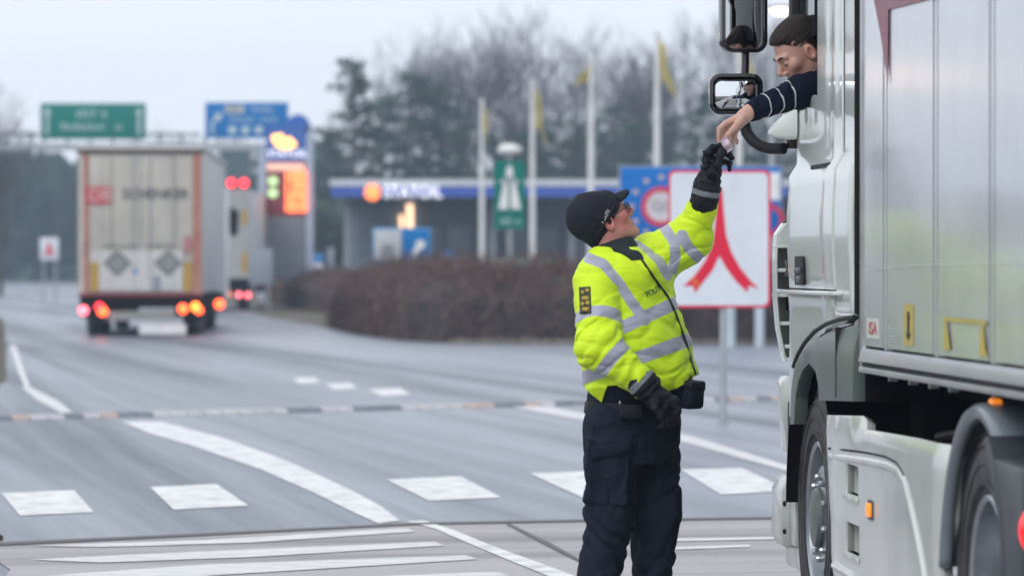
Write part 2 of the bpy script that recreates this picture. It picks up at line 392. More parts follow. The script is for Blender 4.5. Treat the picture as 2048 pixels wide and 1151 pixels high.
# a wooded belt to the left, beyond the road
LB = [(-60,300,330,'pine',0),(-20,330,340,'pine',2),(28,335,350,'pine',1),(75,322,352,'pine',2),(118,318,350,'pine',0),(160,330,348,'pine',1),(205,322,352,'pine',2),(250,318,350,'pine',0),(300,310,352,'pine',2),(350,305,350,'pine',1),(400,300,352,'pine',2),(450,298,350,'pine',0),(500,296,352,'pine',2),(548,292,350,'pine',1),(590,292,346,'pine',0)]
for i, (px, top, Y, k, q) in enumerate(LB):
    place_tree(k, q, px, top, Y, f"dark evergreen in the far wood beyond the road, {ordinal(i)} from the left", 'far wood beyond the road')
place_tree('bare', 0, -12, 170, 150, 'leafless tree with dark trunk standing at the left edge beside the road', None) if False else None
lt = place_tree('bare', 1, -55, 120, 140, 'large leafless tree beside the road verge at the far left edge', None)
lt2 = place_tree('bare', 2, 0, 205, 190, 'smaller leafless tree behind the big one at the far left edge', None)

# far wood mass closing the horizon (uncountable)
def clumps(name, n, fx, label, mt, smin, smax, kind='stuff', cat=None, aspect=.55, parent=None):
    P = fx(n)
    u = rng.normal(size=(n, 3)); u /= np.linalg.norm(u, axis=1)[:, None]
    v = np.cross(u, rng.normal(size=(n, 3))); v /= np.linalg.norm(v, axis=1)[:, None]
    s = rng.uniform(smin, smax, n)[:, None]
    V = np.stack([P-u*s, P-v*s*aspect, P+u*s, P+v*s*aspect], 1).reshape(-1, 3)
    F = np.arange(4*n).reshape(n, 4)
    me = bpy.data.meshes.new(name); me.from_pydata(V.tolist(), [], F.tolist()); me.materials.append(mt)
    o = bpy.data.objects.new(name, me); COL.objects.link(o)
    if parent: o.parent = parent
    return tag(o, label, cat, None, kind)
def wood(n):
    x = rng.uniform(-75, 70, n); y = 400 + rng.uniform(-25, 30, n) + .1*np.abs(x)
    top = 9.5 + 2.2*np.sin(x*.23) + 1.6*np.sin(x*.61+1) + rng.normal(0, .8, n)
    z = top * rng.uniform(0, 1, n)**.7
    return np.stack([x, y, z], 1)
clumps('distant_wood', 42000, wood, 'dark mass of distant woodland closing the horizon', M_pine, .5, 1.3, 'stuff', 'woodland')
def scrub(n):
    x = rng.uniform(-14, 26, n); y = 222 + rng.uniform(-6, 6, n); z = (3.4 + 1.3*np.sin(x*.5) + .8*np.sin(x*1.7)) * rng.uniform(0, 1, n)
    return np.stack([x, y, z], 1)
clumps('undergrowth', 22000, scrub, 'dark undergrowth beneath the pines behind the fuel station', M_pine2, .15, .5, 'stuff', 'undergrowth')

# ---- winter hedge: dense brown twigs
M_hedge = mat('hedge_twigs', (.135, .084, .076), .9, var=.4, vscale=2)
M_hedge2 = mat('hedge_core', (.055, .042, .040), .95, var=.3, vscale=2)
def hedge(name, pts, wdt, hgt, n, label):
    """pts: centre line [(x,y)]"""
    root = empty(name, label, 'hedge', (pts[0][0], pts[0][1], 0))
    P = np.array(pts, float) - np.array(pts[0]); seg = np.linalg.norm(np.diff(P, axis=0), axis=1); cum = np.concatenate([[0], np.cumsum(seg)]); T = cum[-1]
    t = rng.uniform(0, T, n); x = np.interp(t, cum, P[:, 0]); y = np.interp(t, cum, P[:, 1])
    dx = np.interp(t+.1, cum, P[:, 0]) - np.interp(t-.1, cum, P[:, 0]); dy = np.interp(t+.1, cum, P[:, 1]) - np.interp(t-.1, cum, P[:, 1]); q = np.hypot(dx, dy)+1e-6
    endf = np.clip(np.minimum(t, T-t)/.8, .12, 1)**.5
    a = rng.uniform(0, PI, n); rr = rng.uniform(.72, 1.04, n)
    hh = hgt*(1 + .07*np.sin(t*1.3) + .06*np.sin(t*3.1+1) + rng.normal(0, .05, n)) * np.clip(.35+t/9, .35, 1)
    off = np.cos(a)*wdt/2*rr*endf; hh = hh + .12*rng.random(n)**4; z = np.abs(np.sin(a))**.6*hh*rr*endf; z = np.where(np.abs(np.cos(a)) > .75, rng.uniform(0, 1, n)*hh*.8*endf, z)
    c = np.stack([x - dy/q*off, y + dx/q*off, z], 1)
    up = np.stack([rng.normal(0, .55, n), rng.normal(0, .55, n), rng.uniform(.2, 1.2, n)], 1); up /= np.linalg.norm(up, axis=1)[:, None]
    sd = np.cross(up, rng.normal(size=(n, 3))); sd /= np.linalg.norm(sd, axis=1)[:, None]
    ln = rng.uniform(.10, .26, n)[:, None]; wd = rng.uniform(.006, .016, n)[:, None]
    V = np.stack([c-up*ln-sd*wd, c-up*ln+sd*wd, c+up*ln+sd*wd*.3, c+up*ln-sd*wd*.3], 1).reshape(-1, 3); V[:, 2] = np.maximum(V[:, 2], .01)
    me = bpy.data.meshes.new('twigs'); me.from_pydata(V.tolist(), [], np.arange(4*n).reshape(n, 4).tolist()); me.materials.append(M_hedge)
    o = bpy.data.objects.new('twigs', me); COL.objects.link(o); o.parent = root; o['kind'] = 'stuff'
    # woody core
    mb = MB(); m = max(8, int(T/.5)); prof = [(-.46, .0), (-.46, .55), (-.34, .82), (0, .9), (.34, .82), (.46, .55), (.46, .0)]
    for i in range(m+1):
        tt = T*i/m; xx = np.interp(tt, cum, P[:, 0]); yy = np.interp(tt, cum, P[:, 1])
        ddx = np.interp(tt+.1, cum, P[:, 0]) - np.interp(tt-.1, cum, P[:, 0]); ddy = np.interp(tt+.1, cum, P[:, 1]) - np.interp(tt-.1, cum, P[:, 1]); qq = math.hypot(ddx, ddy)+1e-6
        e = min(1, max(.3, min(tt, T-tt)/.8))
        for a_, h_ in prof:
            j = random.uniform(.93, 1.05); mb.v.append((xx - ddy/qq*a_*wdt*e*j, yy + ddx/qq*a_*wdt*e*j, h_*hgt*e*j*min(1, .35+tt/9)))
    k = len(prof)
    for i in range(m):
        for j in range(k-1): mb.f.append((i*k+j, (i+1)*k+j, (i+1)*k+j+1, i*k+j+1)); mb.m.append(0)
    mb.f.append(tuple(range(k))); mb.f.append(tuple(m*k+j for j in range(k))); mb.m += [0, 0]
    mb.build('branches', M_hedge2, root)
    return root
hedge('hedge', [(-2.9, 97), (-1.9, 87), (-.6, 78.2), (2, 76.4), (7, 76.4), (14, 77.5)], 3.2, 1.42, 60000, 'long clipped brown winter hedge curving behind the officer')
hedge('hedge', [(-9.2, 166), (-7.6, 150), (-6.2, 135), (-4.4, 122), (0, 118), (12, 118)], 2.2, 1.15, 30000, 'lower second hedge receding behind the long one towards the fuel station')
def dryg(n):
    x = rng.uniform(-1.2, 14, n); y = 74.3 + rng.uniform(-.5, .6, n); z = rng.uniform(0, .10, n)
    return np.stack([x, y, z], 1)
clumps('dry_grass', 5000, dryg, 'pale dry grass along the foot of the hedge', mat('dry_grass', (.25, .23, .2), .9, var=.3), .03, .07, 'stuff', 'grass', aspect=.2)

# ================================================================ fuel station
M_white = mat('white_paint', (.78, .79, .80), .45); M_galv = mat('galvanised_steel', (.42, .45, .48), .45, metal=.6, var=.1)
M_blue = mat('fascia_blue', (.03, .08, .40), .4, emit=(.03, .09, .45), es=.12); M_dk = mat('dark_grey', (.05, .055, .062), .6); M_midgrey = mat('mid_grey', (.26, .29, .33), .6)
M_litwhite = mat('lit_white_sign', (.8, .8, .8), .4, emit=(1, .97, .92), es=1.1)
M_litorange = mat('lit_orange_sign', (.8, .25, .05), .4, emit=(1, .22, .06), es=1.6)
Yc = 180.0
def wx(px, Y=Yc): return (px-1024)/FPX*Y
def wz(py, Y=Yc): return CAMH - (py-HORY)/FPX*Y
st = empty('fuel_station', 'low fuel station with blue canopy fascia and dark glazed shop behind the hedge', 'fuel station', (0, Yc, 0))
X0, X1 = wx(668), wx(1660)
MB().box((X0, .4, wz(393)), (X1, 14, wz(366))).build('canopy', M_midgrey, st)
MB().box((X0-.12, 0, wz(393)), (X1+.12, .39, wz(372))).build('fascia', M_blue, st)
MB().box((X0-.2, -.06, wz(371.6)), (X1+.2, .42, wz(359))).build('canopy_edge', mat('canopy_edge', (.62, .67, .74), .5), st)
MB().box((X0+.3, 9, 0.0), (X1, 13.5, wz(396))).build('shop_wall', mat('shop_wall', (.17, .20, .25), .6, var=.2, vscale=.6), st)
for i, px in enumerate(range(700, 1640, 62)):
    MB().box((wx(px), 8.86, .5), (wx(px)+1.12, 8.98, 3.3)).build('window', mat('shop_glass', (.17, .21, .26), .12, var=.4, vscale=.4), st)
for px in (690, 830, 985, 1145, 1300, 1460):
    MB().box((wx(px)-.12, 2, 0), (wx(px)+.12, 2.25, wz(393))).build('canopy_post', M_midgrey, st)
M_warm = mat('warm_lamp', (.8, .6, .4), .4, emit=(1, .62, .36), es=1.7)
for px0, px1, a, b_ in ((803, 817, 402, 452), (788, 797, 425, 452)):
    MB().box((wx(px0), 8.7, wz(b_)), (wx(px1), 8.8, wz(a))).build('lit_panel', M_warm, st)
sg = empty('illuminated_sign', 'lit white lettering beside a round orange emblem on the canopy fascia', 'sign', (wx(810), Yc-.02, wz(385)))
text('STATOIL', .74, M_litwhite, face_cam(wx(826)-wx(810), -.10, 0), sg, ext=.04, sx=.92)
MB().ellipsoid((wx(745)-wx(810), -.1, 0), (.36, .07, .36), 20).build('emblem', M_litorange, sg, smooth=True)
# fuel pumps and small kiosks under the canopy
def pump(px, Y, label):
    o = empty('fuel_pump', label, 'fuel pump', (wx(px, Y), Y, 0), 0, 'fuel pumps under the canopy')
    MB().box((-.38, -.25, 0), (.38, .25, 1.55)).build('body', M_white, o, bevel=.03)
    MB().box((-.40, -.27, 1.56), (.40, .27, 1.95)).build('top_panel', mat('pump_blue', (.03, .2, .5), .4), o, bevel=.03)
    MB().box((-.28, -.28, .95), (.28, -.252, 1.35)).build('display', M_dk, o)
    MB().tube([(.41, 0, 1.5), (.5, 0, 1.1), (.47, 0, .7), (.42, 0, .9)], .02, 6).build('hose', M_dk, o)
    return o
pump(628, 168, 'white and blue fuel pump at the left end of the canopy'); pump(780, 186, 'fuel pump under the canopy behind the blue roadside sign'); pump(900, 186, 'fuel pump under the canopy below the lit lettering'); pump(1095, 186, 'fuel pump under the canopy right of the green sign')
def boardsign(name, px0, px1, py0, py1, Y, label, mt, cat='sign', legs=True, th=.06):
    o = empty(name, label, cat, (wx((px0+px1)/2, Y), Y, 0))
    h = wx(px1, Y)-wx(px0, Y)
    MB().box((-h/2, 0, wz(py1, Y)), (h/2, th, wz(py0, Y))).build('panel', mt, o, bevel=.01)
    if legs:
        for s in (-.32, .32): MB().tube([(s*h, th+.05, 0), (s*h, th+.05, wz(py0, Y))], .04, 8).build('leg', M_galv, o)
    return o
boardsign('notice_board', 498, 545, 497, 570, 130, 'pale blank notice board standing right of the second lorry', mat('pale_board', (.25, .28, .33), .5))
boardsign('notice_board', 572, 590, 476, 540, 150, 'narrow white upright board below the price pylon', M_white)
boardsign('notice_board', 655, 668, 495, 552, 150, 'thin pale upright board right of the leftmost fuel pump', mat('pale_board', (.25, .28, .33), .5))
MB().lathe([(0, 0), (.21, .0), (.21, .05), (0, .05)], Matrix.Translation(W(897, 516, 112)) @ Matrix.Rotation(R(90), 4, 'X'), 20).build('round_sign', mat('sign_blue', (.02, .17, .50), .4), None)
rs = bpy.data.objects['round_sign']; tag(rs, 'small round blue sign just above the hedge below the canopy', 'sign')
mbp = MB().tube([(wx(897, 112), 112.08, 0), (wx(897, 112), 112.08, wz(516, 112))], .035, 8).build('post', M_galv, None); mbp.parent = rs
sk = boardsign('recycling_skip', 985, 1115, 518, 534, 120, 'pale green low container behind the hedge between two flagpoles', mat('pale_green', (.22, .42, .38), .5), 'container', False, 1.2)

# ---- flagpoles
def flagpole(px, top, Y, fl, i, lab):
    o = empty('flagpole', lab, 'flagpole', (wx(px, Y), Y, 0), 0, 'white flagpoles by the fuel station')
    H = wz(top, Y)
    MB().tube([(0, 0, 0), (0, 0, H*.5), (0, 0, H)], [.115, .10, .06], 10).build('pole', M_white, o, smooth=True)
    MB().ellipsoid((0, 0, H+.05), (.09, .09, .09), 10).build('finial', M_white, o, smooth=True)
    mb = MB(); rows, cl = 14, 10; fw, fh, lean = fl
    for r_ in range(rows+1):
        for c in range(cl+1):
            s = c/cl; t = r_/rows
            x = .07 + fw*s*(.5+.35*t) + lean*t*.5 + .05*math.sin(9*s+3*t+i); y = .17*math.sin(11*s + 2*t + i) * s; z = H-.15 - fh*t - fh*.45*s*s
            mb.v.append((x, y, z))
    for r_ in range(rows):
        for c in range(cl):
            k = r_*(cl+1)+c; mb.f.append((k, k+1, k+cl+2, k+cl+1)); mb.m.append(0)
    f = mb.build('flag', mat('flag_yellow', (.58, .50, .16), .7, var=.15), o, smooth=True)
    sm = f.modifiers.new('s', 'SOLIDIFY'); sm.thickness = .01
    return o
flagpole(964, 205, 158, (.28, 1.0, -.1), 0, 'leftmost white flagpole with a limp flag, left of the green sign')
flagpole(1065, 165, 146, (.42, 1.5, .15), 1, 'white flagpole with a limp yellow flag just right of the green sign')
flagpole(1182, 120, 126, (-.6, .55, -.35), 2, 'white flagpole rising behind the officer with a slanting yellow flag')
flagpole(1314, 70, 117, (.38, 1.25, .25), 3, 'tallest white flagpole with a bright yellow flag, nearest the lorry cab')
flagpole(1478, 60, 110, (.45, 1.5, .25), 4, 'white flagpole partly hidden behind the lorry mirrors')

# ---- price pylon
Yp = 142.0
py_ = empty('price_pylon', 'tall blue price pylon with glowing orange emblem and orange digits', 'price sign', (wx(570, Yp), Yp, 0))
ox = wx(570, Yp)
def pbox(name, x0, x1, y0, y1, mt, d0=0, d1=.35, bev=0): return MB().box((wx(x0, Yp)-ox, d0, wz(y1, Yp)), (wx(x1, Yp)-ox, d1, wz(y0, Yp))).build(name, mt, py_, bevel=bev)
Mpb = mat('pylon_blue', (.03, .10, .36), .4, emit=(.03, .1, .4), es=.15)
pbox('column', 612, 626, 252, 560, mat('pylon_column', (.42, .48, .60), .5), .05, .3)
pbox('panel', 532, 611, 252, 322, Mpb); pbox('panel', 532, 611, 322.5, 432, mat('pylon_red', (.22, .03, .04), .5)); pbox('panel', 532, 611, 433, 560, mat('pylon_grey', (.20, .22, .25), .5))
MB().lathe([(0, 0), (.42, 0), (.42, .3), (0, .3)], Matrix.Translation((wx(596, Yp)-ox, .35, wz(252, Yp))) @ Matrix.Rotation(R(90), 4, 'X'), 24).build('cap', mat('cap_blue', (.03, .13, .5), .4), py_)
M_glow = mat('glow_orange', (.9, .4, .1), .4, emit=(1, .42, .10), es=3.0)
pts = []
for a_ in range(0, 13): t = R(178 + 12*a_); pts.append((572 + 28*math.cos(t), 272 - 26*math.sin(t)))
for a_ in range(0, 13): t = R(178 + 144 - 12*a_); pts.append((572 + 8*math.cos(t) + 1, 268 - 9*math.sin(t)))
MB().prism([Vector((wx(x, Yp)-ox, -.03, wz(y, Yp))) for x, y in pts], (0, -.12, 0)).build('emblem', M_glow, py_)
text('STATOIL', .36, M_litwhite, face_cam(wx(575, Yp)-ox, -.03, wz(308, Yp)), py_, ext=.02)
pbox('header_strip', 534, 609, 326, 341, mat('header_strip', (.75, .5, .42), .5, emit=(1, .5, .35), es=.5), -.03, -.005)
M_led = mat('led_orange', (.9, .3, .1), .4, emit=(1, .17, .045), es=3.4); M_ledg = mat('led_green', (.4, .6, .3), .4, emit=(.5, .8, .35), es=.9)
def seg7(x, z, h, ch, parent, mt):
    SEG = {'0':'abcdef','1':'bc','2':'abged','3':'abgcd','4':'fgbc','5':'afgcd','6':'afgedc','7':'abc','8':'abcdefg','9':'abcdfg'}[ch]
    w_ = h*.5; t = h*.17; mb = MB()
    R_ = {'a':(0,h-t,w_,h),'g':(0,h/2-t/2,w_,h/2+t/2),'d':(0,0,w_,t),'f':(0,h/2,t,h),'b':(w_-t,h/2,w_,h),'e':(0,0,t,h/2),'c':(w_-t,0,w_,h/2)}
    for i, s in enumerate(SEG):
        a, b_, c, d = R_[s]; mb.box((x+a, -.05-.002*i, z+b_), (x+c, -.02, z+d))
    mb.build('digit', mt, parent)
for r_, s in enumerate(('12.89', '11.99', '13.49', '10.59')):
    zz = wz(361 + 20.5*r_, Yp)
    xx = wx(566, Yp)-ox
    for ch in s:
        if ch == '.': MB().box((xx-.045, -.05, zz), (xx-.015, -.02, zz+.05)).build('point', M_led, py_); continue
        seg7(xx, zz, .33, ch, py_, M_led); xx += .215
for (x_, y_) in ((546, 362), (546, 386)):
    MB().lathe([(0, 0), (.17, 0), (.17, .03), (0, .03)], Matrix.Translation((wx(x_, Yp)-ox, -.01, wz(y_, Yp))) @ Matrix.Rotation(R(90), 4, 'X'), 16).build('green_lamp', M_ledg, py_)

# ---- overhead gantry and its signs
Yg = 167.0
gn = empty('sign_gantry', 'galvanised overhead gantry spanning the road behind the lorry', 'gantry', (0, Yg, 0))
MB().box((wx(-200, Yg), .1, wz(300, Yg)), (wx(530, Yg), .5, wz(287, Yg))).build('beam', M_galv, gn)
MB().box((wx(-200, Yg), .1, wz(270, Yg)), (wx(400, Yg), .3, wz(266, Yg))).build('rail', M_dk, gn)
MB().box((wx(516, Yg), .05, 0), (wx(535, Yg), .55, wz(286, Yg))).build('post', mat('gantry_post', (.42, .48, .58), .5), gn)
MB().box((wx(-215, Yg), .05, 0), (wx(-196, Yg), .55, wz(286, Yg))).build('post', mat('gantry_post', (.42, .48, .58), .5), gn)
for i in range(14):
    xa = wx(-190+i*46, Yg); MB().box((xa, .15, wz(287, Yg)), (xa+.08, .25, wz(270, Yg))).build('brace', M_dk, gn)
M_sgreen = mat('sign_green', (.0, .19, .155), .6, var=.05, spec=.2); M_sblue = mat('sign_blue2', (.0, .17, .50), .6, var=.05, spec=.2); M_soft = mat('sign_white_ink', (.55, .68, .70), .5, emit=None)
def osign(name, px0, px1, py0, py1, mt, label):
    o = empty(name, label, 'road sign', (wx((px0+px1)/2, Yg), Yg-.12, wz((py0+py1)/2, Yg))); hw = (wx(px1, Yg)-wx(px0, Yg))/2; hh = (wz(py0, Yg)-wz(py1, Yg))/2
    MB().box((-hw, 0, -hh), (hw, .1, hh)).build('panel', mt, o, bevel=.01)
    return o, hw, hh
o, hw, hh = osign('overhead_sign', 82, 292, 207, 279, M_sgreen, 'wide green overhead road sign with upright white arrows at both ends')
text('ØST  4', .46, M_soft, face_cam(-.05, -.01, .3), o); text('Rødbyhavn st', .42, M_soft, face_cam(-.1, -.01, -.22), o)
for s in (-1, 1):
    x = s*(hw-.28); MB().prism([(x-.05,-.015,-.55),(x+.05,-.015,-.55),(x+.05,-.015,.3),(x+.15,-.015,.3),(x,-.015,.6),(x-.15,-.015,.3),(x-.05,-.015,.3)], (0,-.01,0)).build('arrow', M_soft, o)
o, hw, hh = osign('overhead_sign', 411, 577, 205, 277, M_sblue, 'blue overhead road sign with white direction arrow beside the price pylon')
MB().box((-.9, -.02, .3), (-.1, -.005, .65)).build('name_plate', mat('plate_pale', (.5, .52, .55), .5), o)
text('E47', .3, M_dk, face_cam(-.5, -.03, .475), o); text('Rødby', .34, M_soft, face_cam(.65, -.01, .47), o); text('Havnen nord', .34, M_soft, face_cam(.25, -.01, .05), o)
for k in range(3): MB().box((-.75+k*.55, -.02, -.55), (-.45+k*.55, -.005, -.25)).build('symbol', M_soft, o)
MB().prism([(-1.5,-.015,-.6),(-1.4,-.015,-.6),(-1.38,-.015,-.1),(-1.2,-.015,.05),(-1.1,-.015,-.05),(-1.02,-.015,.3),(-1.4,-.015,.25),(-1.28,-.015,.13),(-1.48,-.015,-.05)], (0,-.01,0)).build('arrow', M_soft, o)

# ---- green motorway sign with lamp
Ys = 84.0
ms = empty('motorway_sign', 'narrow green motorway symbol sign on a post between two flagpoles', 'road sign', (wx(1019, Ys), Ys, 0))
hw = (wx(1049, Ys)-wx(987, Ys))/2
MB().prism([(x, 0, z) for x, z in rrect(-hw, wz(427, Ys), hw, wz(322, Ys), .06)], (0, .04, 0)).build('panel', M_sgreen, ms)
MB().prism([(x, 0, z) for x, z in rrect(-hw, wz(457, Ys), hw, wz(429, Ys), .03)], (0, .04, 0)).build('lower_plate', M_sgreen, ms)
MB().tube([(0, .09, 0), (0, .09, wz(322, Ys))], .035, 8).build('post', M_galv, ms)
zt, zb = wz(332, Ys), wz(418, Ys)
for s in (-1, 1):
    MB().prism([(s*.03, -.004, zb), (s*.24, -.004, zb), (s*.11, -.004, zt-.28), (s*.03, -.004, zt-.24)], (0, -.004, 0)).build('lane_symbol', M_white, ms)
MB().box((-.2, -.008, zt-.36), (.2, -.004, zt-.30)).build('bridge_symbol', M_white, ms)
MB().prism([(-.09, -.0041, zt-.22), (.09, -.0041, zt-.22), (.05, -.0041, zt), (-.05, -.0041, zt)], (0, -.004, 0)).build('lane_symbol', M_white, ms)
text('500 m', .17, M_soft, face_cam(0, -.01, wz(443, Ys)), ms)
Yl = 128.0
sl = empty('street_lamp', 'street lamp with white hooded head above the green motorway sign', 'street lamp', (wx(1019, Yl), Yl, 0))
MB().tube([(0, 0, 0), (0, 0, wz(308, Yl))], [.09, .06], 8).build('pole', M_galv, sl)
MB().ellipsoid((0, 0, wz(300, Yl)), (.40, .28, .20), 14).build('lamp_head', M_white, sl, smooth=True)
# double blue services sign
Yb = 100.0
bs = empty('services_sign', 'double blue and white services sign standing on the hedge line', 'road sign', (wx(804, Yb), Yb, 0))
for (a_, b_, mt_) in ((749, 803, mat('plate_pale', (.5, .52, .55), .5)), (804, 858, M_sblue)):
    MB().box((wx(a_, Yb)-wx(804, Yb), 0, wz(521, Yb)), (wx(b_, Yb)-wx(804, Yb), .04, wz(459, Yb))).build('panel', mt_, bs, bevel=.008)
MB().box((wx(745, Yb)-wx(804, Yb), .041, wz(525, Yb)), (wx(862, Yb)-wx(804, Yb), .07, wz(455, Yb))).build('backing', mat('sign_blue_pale', (.12, .36, .62), .4), bs)
for k in (-.45, .45): MB().tube([(k, .12, 0), (k, .12, wz(470, Yb))], .035, 8).build('leg', M_galv, bs)
MB().prism([(.20,-.01,.12+1.5),(.28,-.01,.1+1.5),(.47,-.01,.38+1.5),(.56,-.01,.40+1.5),(.58,-.01,.55+1.5),(.48,-.01,.62+1.5),(.36,-.01,.58+1.5),(.33,-.01,.46+1.5)], (0,-.01,0)).build('hose_symbol', M_white, bs)
MB().box((-.5,-.02,1.66),(-.2,-.005,2.0)).build('symbol', mat('symbol_grey', (.25,.25,.28), .5), bs)

# ---- big white sign with the red forked ribbon
Y1 = 11808/318.0
rf = empty('customs_sign', 'large white sign with a red forked ribbon symbol on a steel post', 'road sign', (wx(1447, Y1), Y1, 0))
ox1 = wx(1447, Y1)
def s1(x, y, d=0.0): return Vector((wx(x, Y1)-ox1, d, wz(y, Y1)))
def rr_px(x0, y0, x1, y1, r, d): return [Vector((a_, d, b_)) for a_, b_ in rrect(wx(x0, Y1)-ox1, wz(y1, Y1), wx(x1, Y1)-ox1, wz(y0, Y1), r)]
MB().prism(rr_px(1337, 340, 1541, 615, .06, 0), (0, .03, 0)).build('border', mat('sign_red', (.75, .01, .07), .4), rf)
MB().prism(rr_px(1341, 345, 1536, 610, .05, -.001), (0, -.003, 0)).build('face', mat('sign_white', (.72, .76, .82), .45, var=.04, dirt=(.5, .52, .56), dscale=2, damt=.3), rf)
Lc = [(1428,372),(1444,372)]
ribR = [(1444,376),(1447,420),(1452,470),(1463,505),(1480,535),(1500,560),(1517,577),(1497,570),(1495,584),(1472,562),(1452,535),(1438,510)]
ribL = [(1438,512),(1425,540),(1405,565),(1390,585),(1386,571),(1366,572),(1390,550),(1410,522),(1424,490),(1430,450),(1432,410),(1434,378)]
MB().prism([s1(x, y, -.006) for x, y in ribR + ribL], (0, -.002, 0)).build('ribbon_symbol', mat('ribbon_red', (.74, .004, .045), .4, var=.04), rf)
MB().prism([s1(x, y, -.009) for x, y in [(1380,560),(1388,552),(1400,566),(1394,576)]], (0, -.001, 0)).build('ribbon_patch', mat('ribbon_orange', (.75, .12, .03), .4), rf)
MB().tube([(0, .07, 0), (0, .07, wz(345, Y1))], .033, 14).build('post', M_galv, rf, smooth=True)
MB().lathe([(0,0),(.07,0),(.07,.015),(0,.015)], Matrix.Translation((0, .07, .004)), 14).build('post_foot', M_galv, rf)
for zz in (1.55, 2.2): MB().box((-.05, .031, zz), (.05, .11, zz+.04)).build('clamp', M_galv, rf)
# small copy of the same sign far to the left
Y2 = 150.0
r2_ = boardsign('customs_sign', 80, 117, 475, 520, Y2, 'small distant white sign with red emblem left of the lorry', mat('sign_white', (.7, .7, .7), .5))
MB().prism([Vector((a_*1.2, -.02, wz(497, Y2)+b_*1.2)) for a_, b_ in [(-.04,.2),(.04,.2),(.06,0),(.16,-.22),(.05,-.2),(0,-.05),(-.05,-.2),(-.16,-.22),(-.06,0)]], (0, -.01, 0)).build('ribbon_symbol', mat('ribbon_red', (.6, .01, .04), .4), r2_)
# ---- wide blue border sign with ring of stars
Y3 = 72.0
es = empty('border_sign', 'wide blue sign with ring of stars and red-ringed disc behind the customs sign', 'road sign', (wx(1400, Y3), Y3, 0)); ox3 = wx(1400, Y3)
MB().box((wx(1241, Y3)-ox3, 0, wz(470, Y3)), (wx(1562, Y3)-ox3, .05, wz(334, Y3))).build('panel', mat('border_blue', (.0, .15, .50), .6, var=.05, spec=.2), es, bevel=.01)
MB().box((wx(1238, Y3)-ox3, .051, wz(473, Y3)), (wx(1565, Y3)-ox3, .08, wz(331, Y3))).build('backing', M_galv, es)
for px in (1462, 1300, 1520): MB().tube([(wx(px, Y3)-ox3, .14, 0), (wx(px, Y3)-ox3, .14, wz(340, Y3))], .085, 10).build('leg', mat('pale_post', (.5, .58, .64), .5), es, smooth=True)
cx, cz = wx(1322, Y3)-ox3, wz(413, Y3)
Mred = mat('ring_red', (.62, .02, .07), .4)
TR90 = Matrix.Translation((cx, -.004, cz)) @ Matrix.Rotation(R(90), 4, 'X')
MB().lathe([(.27, 0), (.36, 0), (.36, .012), (.27, .012), (.27, 0)], TR90, 32).build('red_ring', Mred, es)
MB().lathe([(0, .004), (.268, .004), (.268, 0)], TR90, 32).build('disc', mat('disc_pink', (.62, .58, .60), .5), es)
text('GO', .28, mat('grey_ink', (.18, .2, .22), .5), face_cam(cx+.04, -.012, cz), es)
Mst = mat('star_gold', (.62, .45, .40), .5)
for k in range(12):
    a_ = R(30*k); sx, sz = cx+.30+.0+math.cos(a_)*.0, cz
    sx, sz = cx + .53*math.cos(a_), cz + .53*math.sin(a_)
    pts = [(sx + (.075 if i % 2 == 0 else .032)*math.sin(i*PI/5), -.003, sz + (.075 if i % 2 == 0 else .032)*math.cos(i*PI/5)) for i in range(10)]
    MB().prism(pts, (0, -.004, 0)).build('star', Mst, es)
c2 = wx(1560, Y3)-ox3
MB().lathe([(.22, 0), (.3, 0), (.3, .012), (.22, .012), (.22, 0)], Matrix.Translation((wx(1535, Y3)-ox3, -.004, wz(440, Y3))) @ Matrix.Rotation(R(90), 4, 'X'), 24).build('red_ring', Mred, es)
MB().box((wx(1520, Y3)-ox3, -.01, wz(400, Y3)), (wx(1560, Y3)-ox3, -.002, wz(345, Y3))).build('white_field', M_white, es)

# ---- street lamps that are lit
M_lamp = mat('lamp_warm', (.9, .8, .6), .4, emit=(1, .80, .5), es=16)
def lamp(x, y, h, label, es_=None, arm=1.4, dirx=1):
    o = empty('street_lamp', label, 'street lamp', (x, y, 0))
    MB().tube([(0,0,0), (0,0,h-.6), (dirx*.3,0,h-.05), (dirx*arm,0,h+.05)], [.10,.07,.05,.04], 10).build('pole', M_galv, o, smooth=True)
    MB().ellipsoid((dirx*(arm+.15), 0, h+.03), (.34, .17, .09), 12).build('lamp_head', M_galv, o, smooth=True)
    MB().ellipsoid((dirx*(arm+.17), 0, h-.03), (.25, .14, .10), 12).build('bulb', es_ or M_lamp, o, smooth=True)
    return o
lamp(W(1552, 18, 105).x - .1, 105, W(1552, 18, 105).z, 'lit street lamp glowing beside the driver head and the upper mirror', arm=.05)
lamp(-15.6, 76, 5.2, 'lit street lamp standing left of the road outside the view', mat('lamp_warm2', (.9,.7,.5), .4, emit=(1,.6,.35), es=60))
# ================================================================ the lorry in front
THD = R(4.03)
O0 = Vector((1.168, 15.47, 0)); dU = Vector((-math.sin(THD), math.cos(THD), 0)); nV = Vector((-math.cos(THD), -math.sin(THD), 0))
def S(px, py, v=0.0):
    k = (px-1024)/FPX
    u = (k*(O0.y + v*nV.y) - O0.x - v*nV.x) / (dU.x - k*dU.y)
    Y = O0.y + u*dU.y + v*nV.y
    return (u, CAMH - (py-HORY)/FPX*Y)
def LT(u, v, z):
    return O0 + dU*u + nV*v + Vector((0, 0, z))
lorry = empty('lorry', 'pale silver articulated lorry seen from behind with its driver leaning out', 'lorry', O0, R(90)+THD)
M_cab = mat('cab_paint', (.68, .73, .72), .24, var=.03, coat=.75, croughness=.06, spec=.5, dirt=(.30,.31,.29), dscale=3, damt=.12)
M_cab2 = mat('skirt_paint', (.60, .63, .60), .30, var=.03, coat=.6, croughness=.1, dirt=(.22,.21,.19), dscale=2.5, damt=.35)
